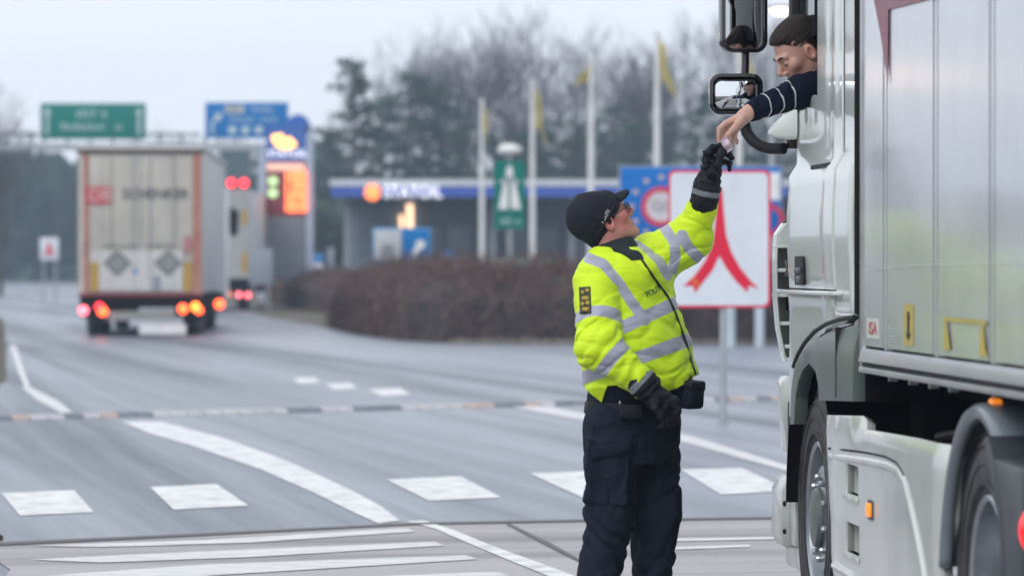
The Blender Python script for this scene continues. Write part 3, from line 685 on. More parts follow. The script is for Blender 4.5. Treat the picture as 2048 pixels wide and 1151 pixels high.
M_alu = mat('trailer_aluminium', (.58, .62, .67), .27, metal=.38, var=.03, vscale=2, dirt=(.36,.38,.40), dscale=2.6, damt=.4, coat=.55, croughness=.14)
M_rail = mat('trailer_rail', (.55, .57, .60), .28, metal=.6, var=.05, dirt=(.2,.2,.2), dscale=5, damt=.5)
M_plast = mat('dark_plastic', (.035, .043, .056), .38, var=.1, dirt=(.14,.14,.14), dscale=4, damt=.4)
M_fend = mat('fender_grey', (.10, .13, .125), .42, var=.06, coat=.12, croughness=.2, spec=.3, dirt=(.2,.2,.19), dscale=4, damt=.4)
M_blk = mat('black_rubber', (.018, .019, .022), .6, var=.2, spec=.25)
M_tyre = mat('tyre_rubber', (.030, .031, .035), .62, var=.25, dirt=(.10,.10,.10), dscale=5, damt=.7, bump=.3, bscale=40)
M_steel = mat('wheel_steel', (.42, .46, .50), .32, metal=.75, var=.08, dirt=(.12,.11,.10), dscale=6, damt=.6)
M_chrome = mat('bright_steel', (.75, .77, .8), .14, metal=1, var=.03)
M_chass = mat('chassis_black', (.010, .010, .012), .9, var=.2, spec=.04)
M_amber = mat('amber_lens', (.85, .28, .02), .25, emit=(1, .26, .02), es=.55)
M_redl = mat('red_lens', (.7, .01, .01), .2, emit=(1, .004, .012), es=1.0)
M_gblk = mat('gloss_black', (.012, .013, .016), .15, coat=.5)

def panel(name, poly, vfun, mt, th=.03, step=.06, holes=(), parent=lorry, bev=.006, smooth=True):
    """poly: (u, z) outline; bent by vfun(u, z); holes: (u0,z0,u1,z1)"""
    bm = bmesh.new()
    vs = [bm.verts.new((u, 0, z)) for u, z in poly]; bm.faces.new(vs)
    us = [p[0] for p in poly]; zs = [p[1] for p in poly]
    cu = set(np.arange(min(us)+step, max(us), step).tolist()); cz = set(np.arange(min(zs)+step, max(zs), step).tolist())
    for h in holes:
        cu = {c for c in cu if min(abs(c-h[0]), abs(c-h[2])) > .01} | {h[0], h[2]}; cz = {c for c in cz if min(abs(c-h[1]), abs(c-h[3])) > .01} | {h[1], h[3]}
    for c in cu: bmesh.ops.bisect_plane(bm, geom=bm.verts[:]+bm.edges[:]+bm.faces[:], plane_co=(c,0,0), plane_no=(1,0,0))
    for c in cz: bmesh.ops.bisect_plane(bm, geom=bm.verts[:]+bm.edges[:]+bm.faces[:], plane_co=(0,0,c), plane_no=(0,0,1))
    dl = [f for f in bm.faces if any(h[0] < f.calc_center_median().x < h[2] and h[1] < f.calc_center_median().z < h[3] for h in holes)]
    if dl: bmesh.ops.delete(bm, geom=dl, context='FACES')
    for v in bm.verts: v.co.y = vfun(v.co.x, v.co.z)
    bm.normal_update()
    for f in bm.faces:
        if f.normal.y < 0: f.normal_flip()
    me = bpy.data.meshes.new(name); bm.to_mesh(me); bm.free(); me.materials.append(mt)
    o = bpy.data.objects.new(name, me); COL.objects.link(o); o.parent = parent
    if smooth: me.polygons.foreach_set('use_smooth', [True]*len(me.polygons)); me.set_sharp_from_angle(angle=R(50))
    s = o.modifiers.new('s', 'SOLIDIFY'); s.thickness = th; s.offset = -1
    if bev: b = o.modifiers.new('b', 'BEVEL'); b.width = bev; b.segments = 2; b.limit_method = 'ANGLE'; b.angle_limit = R(55)
    return o
def sst(x, a, b): t = min(1, max(0, (x-a)/(b-a))); return t*t*(3-2*t)
def vcab(u, z):
    v = 0.0
    if u > .62: v -= .55*(u-.62)**2
    cre = 1.855 - .25*max(0, u-.55)**2
    v -= .030*sst(z, cre-.010, cre+.004)                       # shoulder ledge
    v += .012*math.exp(-((z-1.62)/.16)**2)                      # slight belly of the door
    v -= .006*sst(z, 2.4, 3.4)
    v -= .010*math.exp(-((u+.20)/.045)**2) * sst(z, 1.9, 2.2)   # pressed grooves of the pillar
    v += .008*math.exp(-((u+.36)/.05)**2)
    return v
# door with its window opening
sill = [S(1619, 190), S(1612, 190), S(1600, 200), S(1588, 216), S(1577, 234), S(1569, 258)]
door_poly = [(-.545, 1.385), (-.545, 3.15)] + [(.105, 3.15)] + sill + [(.93, 1.99), (.95, 1.86), (.95, 1.385)]
panel('door', door_poly, vcab, M_cab, step=.05, bev=.008)
door = lorry.children[-1]
panel('cab_side', [(-.955, 1.30), (-.955, 3.5), (-.568, 3.5), (-.568, 1.30)], vcab, M_cab, step=.06, bev=.012)
# panel under the door with the wheel arch cut in it
arch = [S(x, y) for x, y in [(1718,641),(1690,646),(1662,656),(1642,670),(1624,694),(1610,716),(1601,738),(1594,762),(1588,790),(1584,830)]]
low = [(-.985, 1.29), (-.985, 1.30), (-.55, 1.30), (-.55, 1.372), (.95, 1.372), (1.04, 1.2), (1.08, .86), (.98, .84)] + arch[::-1][:-1]
def vlow(u, z): return vcab(u, min(z, 1.5)) + .012*math.exp(-((z-1.362)/.02)**2) - (.03*(u-.75)**2 if u > .75 else 0)
panel('lower_side', low, vlow, M_cab, step=.05, bev=.004)
# white ledge that catches the sky under the door
a_, b_ = S(1568, 587), S(1686, 585)
MB().box((b_[0], .0, 1.363), (a_[0], .034, 1.379)).build('ledge', M_cab, lorry, bevel=.006)
# wheel arch trim (grey glossy) and inner liner
ci, cz_ = 0.0, .52
outer = [S(x, y, .045) for x, y in [(1572,848),(1575,800),(1580,765),(1590,728),(1604,704),(1620,686),(1640,671),(1664,660),(1690,652),(1708,648)]]
inner = [S(x, y, .045) for x, y in [(1706,802),(1638,800),(1636,768),(1631,742),(1618,726),(1606,738),(1598,758),(1591,790),(1587,848)]]
def vf(u, z): return .045 - (.5*(u-.1)**2*.25 if u > .1 else 0) - .02*math.exp(-((z-1.25)/.05)**2)
panel('wheel_arch_trim', outer + inner, vf, M_fend, th=.05, step=.05, bev=.012)
e0 = S(1708, 648, .045); e1 = S(1706, 802, .045)
MB().box((e0[0]-.02, -.55, e1[1]), (e0[0]-.004, .006, e0[1]-.01)).build('arch_end_panel', M_chass, lorry)  # black colour paints in the shadow under the trailer nose
f0 = S(1671, 700, .047); MB().box((f0[0]-.004, .0, e1[1]), (f0[0]+.004, .0475, 1.25)).build('arch_seam', M_blk, lorry)
gap = [S(x, y-4, .01) for x, y in [(1720,637),(1690,642),(1664,651),(1640,666),(1620,688),(1606,712),(1597,736)]]
MB().tube([(u, .03, z) for u, z in gap], .0085, 8).build('arch_seal', M_blk, lorry, smooth=True)
MX = lambda u, v, z: Matrix.Translation((u, v, z)) @ Matrix.Rotation(R(-90), 4, 'X')
MB().lathe([(.64, .02), (.64, -.55), (.30, -.56)], MX(0, 0, .5), 30, R(180)+R(2), R(360)-R(2)).build('arch_liner', M_chass, lorry)
MB().box((-1.0, -2.4, .55), (.95, -.56, 1.28)).build('engine_block', M_chass, lorry)
# cab body behind the side panels
MB().box((-1.07, -2.45, 1.30), (-.962, -.006, 3.5)).build('cab_rear_wall', M_chass, lorry)  # blackened wall stands in for shade in the gap to the trailer
MB().box((-.575, -.06, 1.38), (-.54, -.032, 3.3)).build('door_seal', M_chass, lorry)
MB().box((-1.07, -2.47, 3.5), (1.1, -.03, 3.75)).build('roof', M_cab, lorry, bevel=.08, seg=3)
MB().box((-.96, -2.42, 1.29), (1.15, -.05, 1.36)).build('cab_floor', M_chass, lorry)
MB().box((-.96, -2.48, 1.30), (1.0, -2.44, 3.5)).build('cab_side', M_cab, lorry)
MB().box((1.15, -2.2, .5), (1.25, -.35, 1.9)).build('front_panel', M_cab, lorry, bevel=.03)
MB().box((.80, -2.3, 1.4), (1.12, -.12, 2.02)).build('dashboard', M_chass, lorry, bevel=.04)
MB().box((1.05, -2.2, 2.0), (1.08, -.25, 3.4)).build('windscreen', mat('dark_glass', (.02, .025, .03), .05), lorry)
# pillar and black door frame round the window opening
MB().tube([(.80, -.05, 1.95), (.78, -.055, 2.3), (.70, -.07, 2.9), (.60, -.09, 3.5)], [.05, .055, .06, .06], 10).build('windscreen_pillar', M_gblk, lorry, smooth=True)
MB().box((.30, -.09, 2.38), (.66, -.045, 3.4)).build('window_glass', mat('dark_glass', (.02,.025,.03), .05), lorry)
MB().tube([(u, -.045, z-.012) for u, z in sill[:-1]], .014, 8).build('window_seal', M_blk, lorry)
MB().box((-.95, -1.3, 1.4), (-.1, -.35, 3.3)).build('seat_back', M_chass, lorry, bevel=.05)
MB().box((-.9, -.9, 2.0), (-.15, -.12, 3.2)).build('cab_dark_box', M_chass, lorry)  # added black box so the inside of the cab shows dark
# door details
u0, z0 = S(1598, 512); u1, z1 = S(1614, 570)
MB().prism([(a, .006, b) for a, b in rrect(u1, z1, u0, z0, .018)], (0, .012, 0)).build('handle_recess', M_blk, lorry)
hm = MB().box((u1+.03, .016, (z0+z1)/2-.01), (u0-.03, .026, (z0+z1)/2+.012)); hm.box((u1+.05, .014, z1+.01), (u0-.06, .022, (z0+z1)/2-.02)); hm.build('door_handle', M_plast, lorry, bevel=.004)
u0, z0 = S(1607, 232); MB().lathe([(0, 0), (.030, 0), (.034, -.004)], MX(u0, -.008, z0), 20).build('lock_cap', M_galv, lorry)
s0, t0 = S(1620, 334), S(1656, 331)
MB().box((t0[0], -.012, t0[1]-.004), (s0[0], -.002, s0[1]+.006)).build('door_slot', M_blk, lorry)
for s_, py in (('XF', 538), ):
    u_, z_ = S(1571, py, 0)
    M_ = Matrix.Translation((u_, vcab(u_, z_)+.004, z_)) @ Matrix.Rotation(R(180), 4, 'Z') @ Matrix.Rotation(R(90), 4, 'X')
    text(s_, .10, M_plast, M_, lorry, ext=.002, sx=1.3)
u_, z_ = S(1570, 556, 0)
# corner air guide with louvres in front of the cab
sh = LT  # (world) helper kept for people
ag = [(1566,440),(1556,452),(1545,470),(1543,520),(1545,600),(1550,650),(1556,700),(1560,720)]
outl = [S(x, y, .06) for x, y in ag]
mbg = MB()
for (uu, zz), (uu2, zz2) in zip(outl[:-1], outl[1:]):
    mbg.add([(1.13, .05+(-.0), zz), (1.20, .05, zz), (1.20, .05, zz2), (1.13, .05, zz2), (1.13, .04, zz), (1.20, .04, zz), (1.20, .04, zz2), (1.13, .04, zz2)], [(0,1,2,3),(7,6,5,4),(0,4,5,1),(2,6,7,3),(0,3,7,4),(1,5,6,2)])
def gz(y, Y=16.6): return CAMH-(y-HORY)/FPX*Y
# upright outer blade, back plate and shelves
bl = [(1.22, -.040, gz(446)), (1.19, -.004, gz(468)), (1.17, .004, gz(520)), (1.17, .002, gz(600)), (1.17, -.008, gz(655)), (1.18, -.030, gz(705)), (1.2, -.045, gz(722))]
mbg = MB()
for i in range(len(bl)-1):
    a, b = Vector(bl[i]), Vector(bl[i+1])
    mbg.add([a, b, b+Vector((-.08,0,0)), a+Vector((-.08,0,0)), a+Vector((0,-.010,0)), b+Vector((0,-.010,0)), b+Vector((-.08,-.010,0)), a+Vector((-.08,-.010,0))], [(0,1,2,3),(7,6,5,4),(0,4,5,1),(1,5,6,2),(2,6,7,3),(3,7,4,0)])
mbg.build('air_guide', M_cab, lorry)
MB().prism([(1.215, -.005, gz(470)), (1.215, -.007, gz(600)), (1.215, -.045, gz(715)), (1.215, -.25, gz(715)), (1.215, -.25, gz(440)), (1.215, -.05, gz(440))], (-.008, 0, 0)).build('air_guide_back', mat('louvre_dark', (.16, .17, .15), .5), lorry)
for i, y in enumerate((492, 540, 590, 646, 692)):
    w_ = .001 - (0 if y < 640 else .02 if y < 680 else .04)
    MB().box((1.10, -.20, gz(y)-.008), (1.21, w_, gz(y)+.008)).build('louvre', M_cab, lorry, bevel=.003)
MB().prism([(1.10, -.05, gz(446)), (1.10, -.006, gz(470)), (1.10, -.004, gz(489)), (1.10, -.20, gz(489)), (1.10, -.20, gz(446))], (.1, 0, 0)).build('louvre', M_cab, lorry)
# bumper corner, step and flasher below
MB().prism([(1.02,-.012,gz(765,16.5)),(1.02,-.03,gz(752,16.5)),(1.02,-.16,gz(752,16.5)),(1.02,-.16,gz(905,16.5)),(1.02,-.035,gz(905,16.5)),(1.02,-.018,gz(830,16.5))], (.14, 0, 0)).build('bumper_corner', M_cab, lorry, bevel=.012)
MB().box((.80, -.16, gz(945,16.5)), (.99, -.035, gz(800,16.5))).build('bumper_side', M_blk, lorry, bevel=.01)
MB().ellipsoid((.80, -.05, gz(868,16.3)), (.012, .012, .018), 12).build('side_flasher', M_amber, lorry, smooth=True)
mb = MB(); mb.prism([(.86,-.015,gz(962,16.2)),(.86,.008,gz(985,16.2)),(.86,.010,gz(1075,16.2)),(.86,-.01,gz(1100,16.2)),(.86,-.10,gz(1100,16.2)),(.86,-.10,gz(950,16.2))], (.30, 0, 0)).build('bumper_step', M_cab2, lorry, bevel=.012)
MB().box((.70, -.12, gz(1096,16.1)), (.88, -.025, gz(905,16.1))).build('step_frame', M_cab2, lorry, bevel=.01)
MB().box((.69, -.10, gz(1062,16.1)), (.70, -.05, gz(1000,16.1))).build('step_tread', M_midgrey, lorry, bevel=.01)
for y in (1010, 1066): MB().ellipsoid((.86, -.005, gz(y,16.2)), (.008, .008, .012), 8).build('bolt', M_blk, lorry)
MB().box((.75, -.35, .22), (1.25, -.06, .62)).build('bumper', M_cab2, lorry, bevel=.03)

# ---- wheels
def wheel(u, v, front=True):
    wv = v
    tp = [(.285,-.015),(.30,.0),(.34,.012),(.40,.016),(.45,.010),(.478,-.008),(.494,-.030),(.50,-.06),(.50,-.24),(.494,-.27),(.47,-.30),(.30,-.29),(.285,-.28)]
    t = MB().lathe(tp, MX(u, wv, .5), 64)
    tw = t.build('tyre', M_tyre, lorry, smooth=True, angle=50)
    g = MB()
    for rr in (.325, .385, .44): g.lathe([(rr-.004, .0125), (rr, .0195), (rr+.004, .0125)], MX(u, wv, .5), 48)
    for k in range(60):          # shoulder blocks of the tread
        a = 2*PI*k/60; Mk = Matrix.Translation((u, wv, .5)) @ Matrix.Rotation(a, 4, 'Y')
        for (va, vb) in ((-.065, -.012), (-.145, -.075), (-.225, -.155)):
            g.box((-.021, va, .485), (.016, vb, .508), Mk)
    gg = g.build('tread', M_tyre, tw)
    if front: rp = [(.288,-.02),(.296,.004),(.288,.010),(.276,.0),(.268,-.05),(.262,-.12),(.25,-.11),(.215,-.045),(.207,-.022),(.198,-.012),(.188,-.010),(.125,-.010),(.118,-.006)]
    else: rp = [(.288,-.02),(.296,.004),(.288,.010),(.276,.0),(.270,-.09),(.262,-.17),(.24,-.20),(.20,-.19),(.15,-.185),(.118,-.16)]
    rm = MB().lathe(rp, MX(u, wv, .5), 56).build('rim', M_steel, lorry, smooth=True, angle=35)
    h = MB(); hv = -.004 if front else -.10
    h.lathe([(.118, hv-.04), (.118, hv+.012), (.108, hv+.026), (.06, hv+.034), (0, hv+.036)], MX(u, wv, .5), 32)
    h.build('hub', M_fend if front else M_plast, rm, smooth=True, angle=35)
    for k in range(10):
        a = 2*PI*k/10+.1; Mk = Matrix.Translation((u, wv, .5)) @ Matrix.Rotation(a, 4, 'Y')
        vb = -.010 if front else -.186
        MB().lathe([(.0135, vb), (.0135, vb+.014), (.010, vb+.024), (0, vb+.025)], Mk @ Matrix.Translation((0, 0, .158)) @ Matrix.Rotation(R(-90), 4, 'X'), 8).build('wheel_nut', M_steel, rm)
        Mh = Mk @ Matrix.Rotation(PI/10, 4, 'Y')
        va, vb2 = (-.110, -.072) if front else (-.197, -.187)
        if front:
            MB().ellipsoid(Mh @ Vector((0, -.070, .233)), (.030, .022, .030), 12).build('hand_hole', M_chass, rm, smooth=True); continue
        e = MB(); r0 = .225
        pts = [(math.cos(R(q*30))*.028, vb2 if front else vb2, r0+math.sin(R(q*30))*.020) for q in range(12)]
        e.prism([Mh @ Vector(p) for p in pts], Mh.to_3x3() @ Vector((0, va-vb2+.045 if front else .012, 0))); e.build('hand_hole', M_chass, rm)
wheel(0, -.02, True)
wheel(-3.6, .0, False)
MB().lathe([(.06, 0), (.06, -2.4)], MX(-3.6, -.2, .5), 10).build('axle', M_chass, lorry)
MB().lathe([(.49, -.32), (.49, -.6), (.3, -.6)], MX(-3.6, 0, .5), 32).build('inner_tyre', M_tyre, lorry)

# ---- side skirt with lockers
P5 = lambda x, y: S(x, y, .05)
sk = [P5(1645, 829), P5(1712, 831), P5(1722, 840), P5(1730, 858), P5(1765, 864), P5(1830, 876), P5(1899, 893), P5(1893, 960), P5(1887, 1040), P5(1885, 1110), (-3.05, .30), (-.90, .30), P5(1659, 1100), P5(1653, 1000), P5(1648, 900)]
sk[9] = (-3.02, P5(1885, 1110)[1])
def vsk(u, z):
    v = .05 - .35*max(0, .96-0.0 - (1.0 - z) - .86)**2 * 0
    v -= .03*sst(z, .88, .96)*(1 if u < -1.25 else .3)
    v += .010*math.exp(-((z-.872)/.01)**2)*0
    v -= .02*sst(-u, 2.92, 3.08); v -= .012*sst(u, -.80, -.68)
    return v
ra = [S(1690, 925, .055), S(1714, 993, .055), S(1690, 1041, .055), S(1716, 1113, .055)]
skirt = panel('side_skirt', sk, vsk, M_cab2, th=.03, step=.07, bev=.010,
    holes=((ra[1][0], ra[1][1], ra[0][0], ra[0][1]), (ra[3][0], ra[3][1], ra[2][0], ra[2][1])))
for (q0, q1) in ((ra[0], ra[1]), (ra[2], ra[3])):
    r_ = MB(); ua, ub, za, zb_ = q1[0], q0[0], q1[1], q0[1]
    r_.add([(ua,.045,za),(ub,.045,za),(ub,.045,zb_),(ua,.045,zb_),(ua,-.03,za),(ub,-.03,za),(ub,-.03,zb_),(ua,-.03,zb_)], [(4,5,6,7),(0,1,5,4),(1,2,6,5),(2,3,7,6),(3,0,4,7)])
    r_.build('grip_recess', M_cab2, lorry)
    MB().box((ua-.015, .05, za-.022), (ub+.02, .062, za-.002)).build('grip_lip', M_cab2, lorry, bevel=.004)
# locker panel outline: groove
gr = [S(x, y, .05) for x, y in [(1651,896),(1690,899),(1730,904),(1770,912),(1793,924),(1806,945),(1816,985),(1826,1030),(1838,1090),(1850,1160)]]
mbx = MB()
for off, nm, mt_ in ((0, 'locker_edge', M_cab2), (.0, 'locker_gap', M_blk)):
    mbx = MB(); rad = .016 if nm == 'locker_edge' else .0045
    pts = [(u - (.045 if nm == 'locker_edge' else 0), vsk(u, z) + (-.006 if nm == 'locker_edge' else -.001), z + (-.028 if nm == 'locker_edge' else 0)) for u, z in gr]
    mbx.tube(pts, rad, 10); mbx.build(nm, mt_, lorry, smooth=True)
u_, z_ = S(1737, 1019, .06)
MB().prism([(a, .05, b) for a, b in rrect(u_-.038, z_-.024, u_+.038, z_+.024, .012)], (0, .015, 0)).build('side_marker', M_amber, lorry, bevel=.004)
MB().prism([(a, .05, b) for a, b in rrect(u_-.05, z_-.034, u_+.05, z_+.034, .015)], (0, .006, 0)).build('marker_base', M_plast, lorry)
q = S(1665, 1130, .06); MB().tube([(q[0], .05, q[1]), (-2.0, .055, q[1]-.012), (-3.0, .05, q[1]-.02)], .016, 8).build('skirt_lip', M_cab2, lorry, smooth=True)
MB().box((-3.0, -.45, .84), (-1.28, .01, .86)).build('deck', M_chass, lorry)
MB().box((-2.95, -.40, .862), (-1.9, -.06, .872)).build('deck_grate', M_blk, lorry)
MB().box((-3.3, -.52, .93), (-1.25, -.47, .960)).build('deck_rail', M_rail, lorry, bevel=.006)
MB().box((-3.3, -.52, .60), (-1.2, -.48, .928)).build('deck_side', M_chass, lorry)
MB().box((-1.26, -.3, .30), (-1.22, .01, .84)).build('skirt_divider', M_chass, lorry)
MB().tube([(-2.6, -.2, .90), (-2.2, -.25, .93), (-1.9, -.15, .89)], .02, 8).build('air_hose', M_blk, lorry, smooth=True)
MB().box((-9.0, -1.75, .62), (-.9, -.75, 1.02)).build('chassis_frame', M_chass, lorry)
MB().box((-1.30, -2.4, .55), (-1.02, -.2, 1.28)).build('gearbox', M_chass, lorry)
MB().box((-3.0, -2.5, .3), (-.8, -2.44, .95)).build('side_skirt', M_cab2, lorry)
for k in range(6): MB().box((-1.15, -.5-.12*k, .98), (-1.08, -.44-.12*k, 1.24)).build('cab_mount', M_chass, lorry)

# ---- rear wheel cover
mb = MB(); prof = []
for r_, v_ in ((.545, .02), (.56, .045), (.588, .05), (.602, .03), (.606, -.02), (.606, -.62)): prof.append((r_, v_))
mb.lathe(prof, MX(-3.6, 0, .465), 30, R(234), R(353))
mg = mb.build('mudguard', mat('mudguard_grey', (.15, .18, .21), .32, var=.06, coat=.4, croughness=.15), lorry, smooth=True, angle=50); s_ = mg.modifiers.new('s', 'SOLIDIFY'); s_.thickness = .012
mb = MB()
mb.lathe([(.57, -.60), (.585, .070), (.60, .08), (.612, .07), (.614, -.60)], MX(-3.6, 0, .465), 16, R(182), R(238))
mg2 = mb.build('mudguard', M_plast, lorry, smooth=True, angle=50)
tz = S(1968, 925, .085)
MB().prism([(-3.92, .075, .925), (-4.45, .075, .915), (-4.45, .075, .30), (-4.30, .075, .30), (-4.22, .075, .55), (-4.10, .075, .76)], (0, -.65, 0)).build('mudguard_tail', M_plast, lorry, bevel=.015)
MB().box((-4.52, -.42, .60), (-4.44, .06, .86)).build('lamp_housing', M_blk, lorry, bevel=.02)
MB().ellipsoid((-4.46, .035, .745), (.075, .05, .072), 16).build('rear_lamp', M_redl, lorry, smooth=True)
MB().ellipsoid((-4.525, -.16, .745), (.03, .05, .075), 14).build('rear_lamp', M_redl, lorry, smooth=True)
MB().ellipsoid((-4.525, -.30, .745), (.03, .05, .075), 14).build('indicator_lamp', M_amber, lorry, smooth=True)

# ---- mirrors
rot_u = R(9)
def mirror(name, px0, py0, px1, py1, Y, rz, conv, rad):
    c = W((px0+px1)/2, (py0+py1)/2, Y); hw = (px1-px0)/2/FPX*Y; hh = (py1-py0)/2/FPX*Y
    lc = Vector((dU.dot(c-O0), nV.dot(c-O0), c.z))
    # frame: local basis with the glass facing back to the camera
    A = Matrix.Translation(lc) @ Matrix.Rotation(-R(90)-THD, 4, 'Z') @ Matrix.Rotation(rz, 4, 'Z')   # x: right in the picture, y: away
    h = MB(); n = 7
    rings = [(1.0, .0), (1.02, .02), (1.0, .05), (.86, .095), (.5, .125)]
    O_ = rrect(-hw, -hh, hw, hh, rad, n)
    k = len(O_); vs = []; fs = []
    for s_, d_ in rings: vs += [A @ Vector((x*s_, d_, z*s_)) for x, z in O_]
    for r_ in range(len(rings)-1):
        for i in range(k): fs.append((r_*k+i, r_*k+(i+1) % k, (r_+1)*k+(i+1) % k, (r_+1)*k+i))
    fs.append(tuple((len(rings)-1)*k+i for i in range(k)))
    # front rim
    base = len(vs); I_ = rrect(-hw+.014, -hh+.014, hw-.014, hh-.014, rad-.012, n)
    vs += [A @ Vector((x, -.004, z)) for x, z in I_]; vs += [A @ Vector((x, .012, z)) for x, z in I_]
    for i in range(k):
        fs.append((i, (i+1) % k, base+(i+1) % k, base+i)); fs.append((base+i, base+(i+1) % k, base+k+(i+1) % k, base+k+i))
    h.add(vs, fs); ho = h.build(name, M_gblk, lorry, smooth=True, angle=45)
    gl = MB(); nu = 16; w_, t_ = hw-.013, hh-.013
    pts = []; 
    I2 = rrect(-w_, -t_, w_, t_, rad-.012, n)
    rr_ = 10; vs = [A @ Vector((0, .010 - conv*.0, 0))]; fs = []
    for j in range(1, rr_+1):
        for x, z in I2:
            s_ = j/rr_; X_, Z_ = x*s_, z*s_
            vs.append(A @ Vector((X_, .010 - 0 + conv*((X_/w_)**2 + (Z_/t_)**2), Z_)))
    for i in range(k): fs.append((0, 1+i, 1+(i+1) % k))
    for j in range(rr_-1):
        for i in range(k): fs.append((1+j*k+i, 1+(j+1)*k+i, 1+(j+1)*k+(i+1) % k, 1+j*k+(i+1) % k))
    gl.add(vs, fs)
    g = gl.build('mirror_glass', mat('mirror_glass', (.75, .78, .82), .015, metal=1, var=.0), ho, smooth=True, angle=80)
    return ho, A, lc
mirror('main_mirror', 1442, -28, 1537, 105, 16.35, R(14), .004, .05)
mirror('wide_angle_mirror', 1419, 147, 1526, 229, 16.3, R(1), .012, .045)
def WL(px, py, Y):
    c = W(px, py, Y); return Vector((dU.dot(c-O0), nV.dot(c-O0), c.z))
MB().tube([WL(1491, 100, 16.42), WL(1491, 126, 16.42), WL(1490, 152, 16.42)], .017, 12).build('mirror_post', M_gblk, lorry, smooth=True)
tb = [(1488,222,16.42),(1488,245,16.40),(1494,266,16.38),(1506,282,16.36),(1522,292,16.34),(1540,297,16.3),(1568,297,16.25)]
MB().tube([WL(*p) for p in tb], .0235, 14).build('mirror_arm', M_blk, lorry, smooth=True)
cv = MB(); ring = []
secs = [(1537,266,.008,.02), (1548,263,.026,.03), (1562,260,.037,.036), (1576,258,.044,.04), (1592,256,.046,.04)]
n = 16; vs = []; fs = []
for j, (x, y, hr, dr) in enumerate(secs):
    c = WL(x, y, 16.22 - j*.02)
    for k in range(n):
        a = 2*PI*k/n; tx = math.copysign(abs(math.cos(a))**.7, math.cos(a)); tz_ = math.copysign(abs(math.sin(a))**.8, math.sin(a))
        vs.append(c + Vector((tx*dr, 0, tz_*hr + (.008*j if tz_ > 0 else 0))))
for j in range(len(secs)-1):
    for k in range(n): fs.append((j*n+k, j*n+(k+1) % n, (j+1)*n+(k+1) % n, (j+1)*n+k))
fs.append(tuple(range(n))); fs.append(tuple((len(secs)-1)*n+k for k in range(n)))
cv.add(vs, fs); cvo = cv.build('mirror_arm_cover', M_cab, lorry, smooth=True, angle=50)
MB().tube([WL(1568, 205, 16.25), WL(1569, 240, 16.25)], .010, 8).build('grab_rail', M_white, lorry, smooth=True)

# ---- trailer body
VT = .030
uF = S(1723, 500, VT)[0]
zp, zb1, zr0, zr1 = 1.188, 1.138, 1.122, 1.100
Trear = uF - 13.6
joints = [S(x, 500, VT)[0] for x in (1770, 1871, 1984)]
edges = [uF-.012] + joints + [joints[-1]-.78*(k+1) for k in range(12)]
edges = [e for e in edges if e > Trear+.2] + [Trear]
for i in range(len(edges)-1):
    a, b = edges[i], edges[i+1]
    MB().box((b+.048, VT-.03, zp+.006), (a-.048, VT, 3.98)).build('panel', M_alu, lorry)
for i, e in enumerate(edges[1:-1]):
    MB().box((e-.022, VT-.028, zp), (e+.022, VT-.001, 3.98)).build('panel_joint', M_alu, lorry)
MB().box((uF-.042, VT-.03, 1.105), (uF, VT+.008, 4.0)).build('corner_post', M_rail, lorry, bevel=.012)
MB().box((Trear, -2.50, 1.14), (uF-.03, VT-.033, 3.97)).build('body', mat('trailer_core', (.08, .08, .085), .6), lorry)
MB().box((uF-.03, -2.5, 1.14), (uF-.002, VT-.03, 3.97)).build('front_wall', M_white, lorry)
mb = MB(); mb.prism([(uF-.03, VT-.03, zp), (uF-.03, VT+.006, zp-.004), (uF-.03, VT+.018, zb1), (uF-.03, VT-.03, zb1)], (-13.5, 0, 0)).build('side_rail', M_alu, lorry, bevel=.003)
MB().box((Trear, VT-.06, zr0), (uF-.02, VT+.004, zb1-.004)).build('rail_gap', M_blk, lorry)
MB().box((Trear, VT-.05, zr1), (uF-.03, VT+.016, zr0-.001)).build('lower_rail', M_rail, lorry, bevel=.005)
MB().box((Trear, -2.45, 1.02), (uF-.1, -.25, 1.135)).build('trailer_floor', M_chass, lorry)
for k in range(4):      # rope tie hooks under the rail
    e = S(1772 + 40*k, 745, VT)[0]; MB().box((e-.012, VT-.04, zr1-.018), (e+.012, VT-.01, zr1-.001)).build('rail_hook', M_galv, lorry)
M_scr = mat('scratch_pale', (.75, .78, .80), .4)
for sy in ((540, 530, 527, 522),):
    MB().tube([(S(x, y, VT)[0], VT+.0035, S(x, y, VT)[1]) for x, y in zip((1732, 1830, 1950, 2100), sy)], .0009, 5).build('scratch', M_scr, lorry)
M_logo = mat('logo_red', (.24, .030, .075), .4, var=.05, dirt=(.3,.25,.27), dscale=8, damt=.3)
lg = [S(x, y, VT) for x, y in [(1751,0),(1763,62),(1779,166),(1779.5,20),(1850,2),(1880,-8),(1900,-60),(1740,-60)]]
MB().prism([(u, VT+.005, z) for u, z in lg], (0, .0015, 0)).build('logo', M_logo, lorry)
q0, q1 = S(1809, 607, VT), S(1828, 692, VT)
M_yel = mat('label_yellow', (.52, .41, .06), .5, var=.1, dirt=(.4,.4,.3), dscale=20, damt=.5)
MB().prism([(u, VT+.001, z) for u, z in rrect(q1[0], q1[1], q0[0], q0[1], .008)], (0, .0015, 0)).build('warning_label', M_yel, lorry)
MV = lambda u, z, v=VT+.004, rot=0: Matrix.Translation((u, v, z)) @ Matrix.Rotation(R(180), 4, 'Z') @ Matrix.Rotation(R(90), 4, 'X') @ Matrix.Rotation(rot, 4, 'Z')
cu_, cz2 = (q0[0]+q1[0])/2, (q0[1]+q1[1])/2
MB().prism([(cu_-.05, VT+.003, q1[1]+.040), (cu_+.05, VT+.003, q1[1]+.040), (cu_, VT+.003, q1[1]+.015)], (0, .001, 0)).build('arrow', M_blk, lorry)
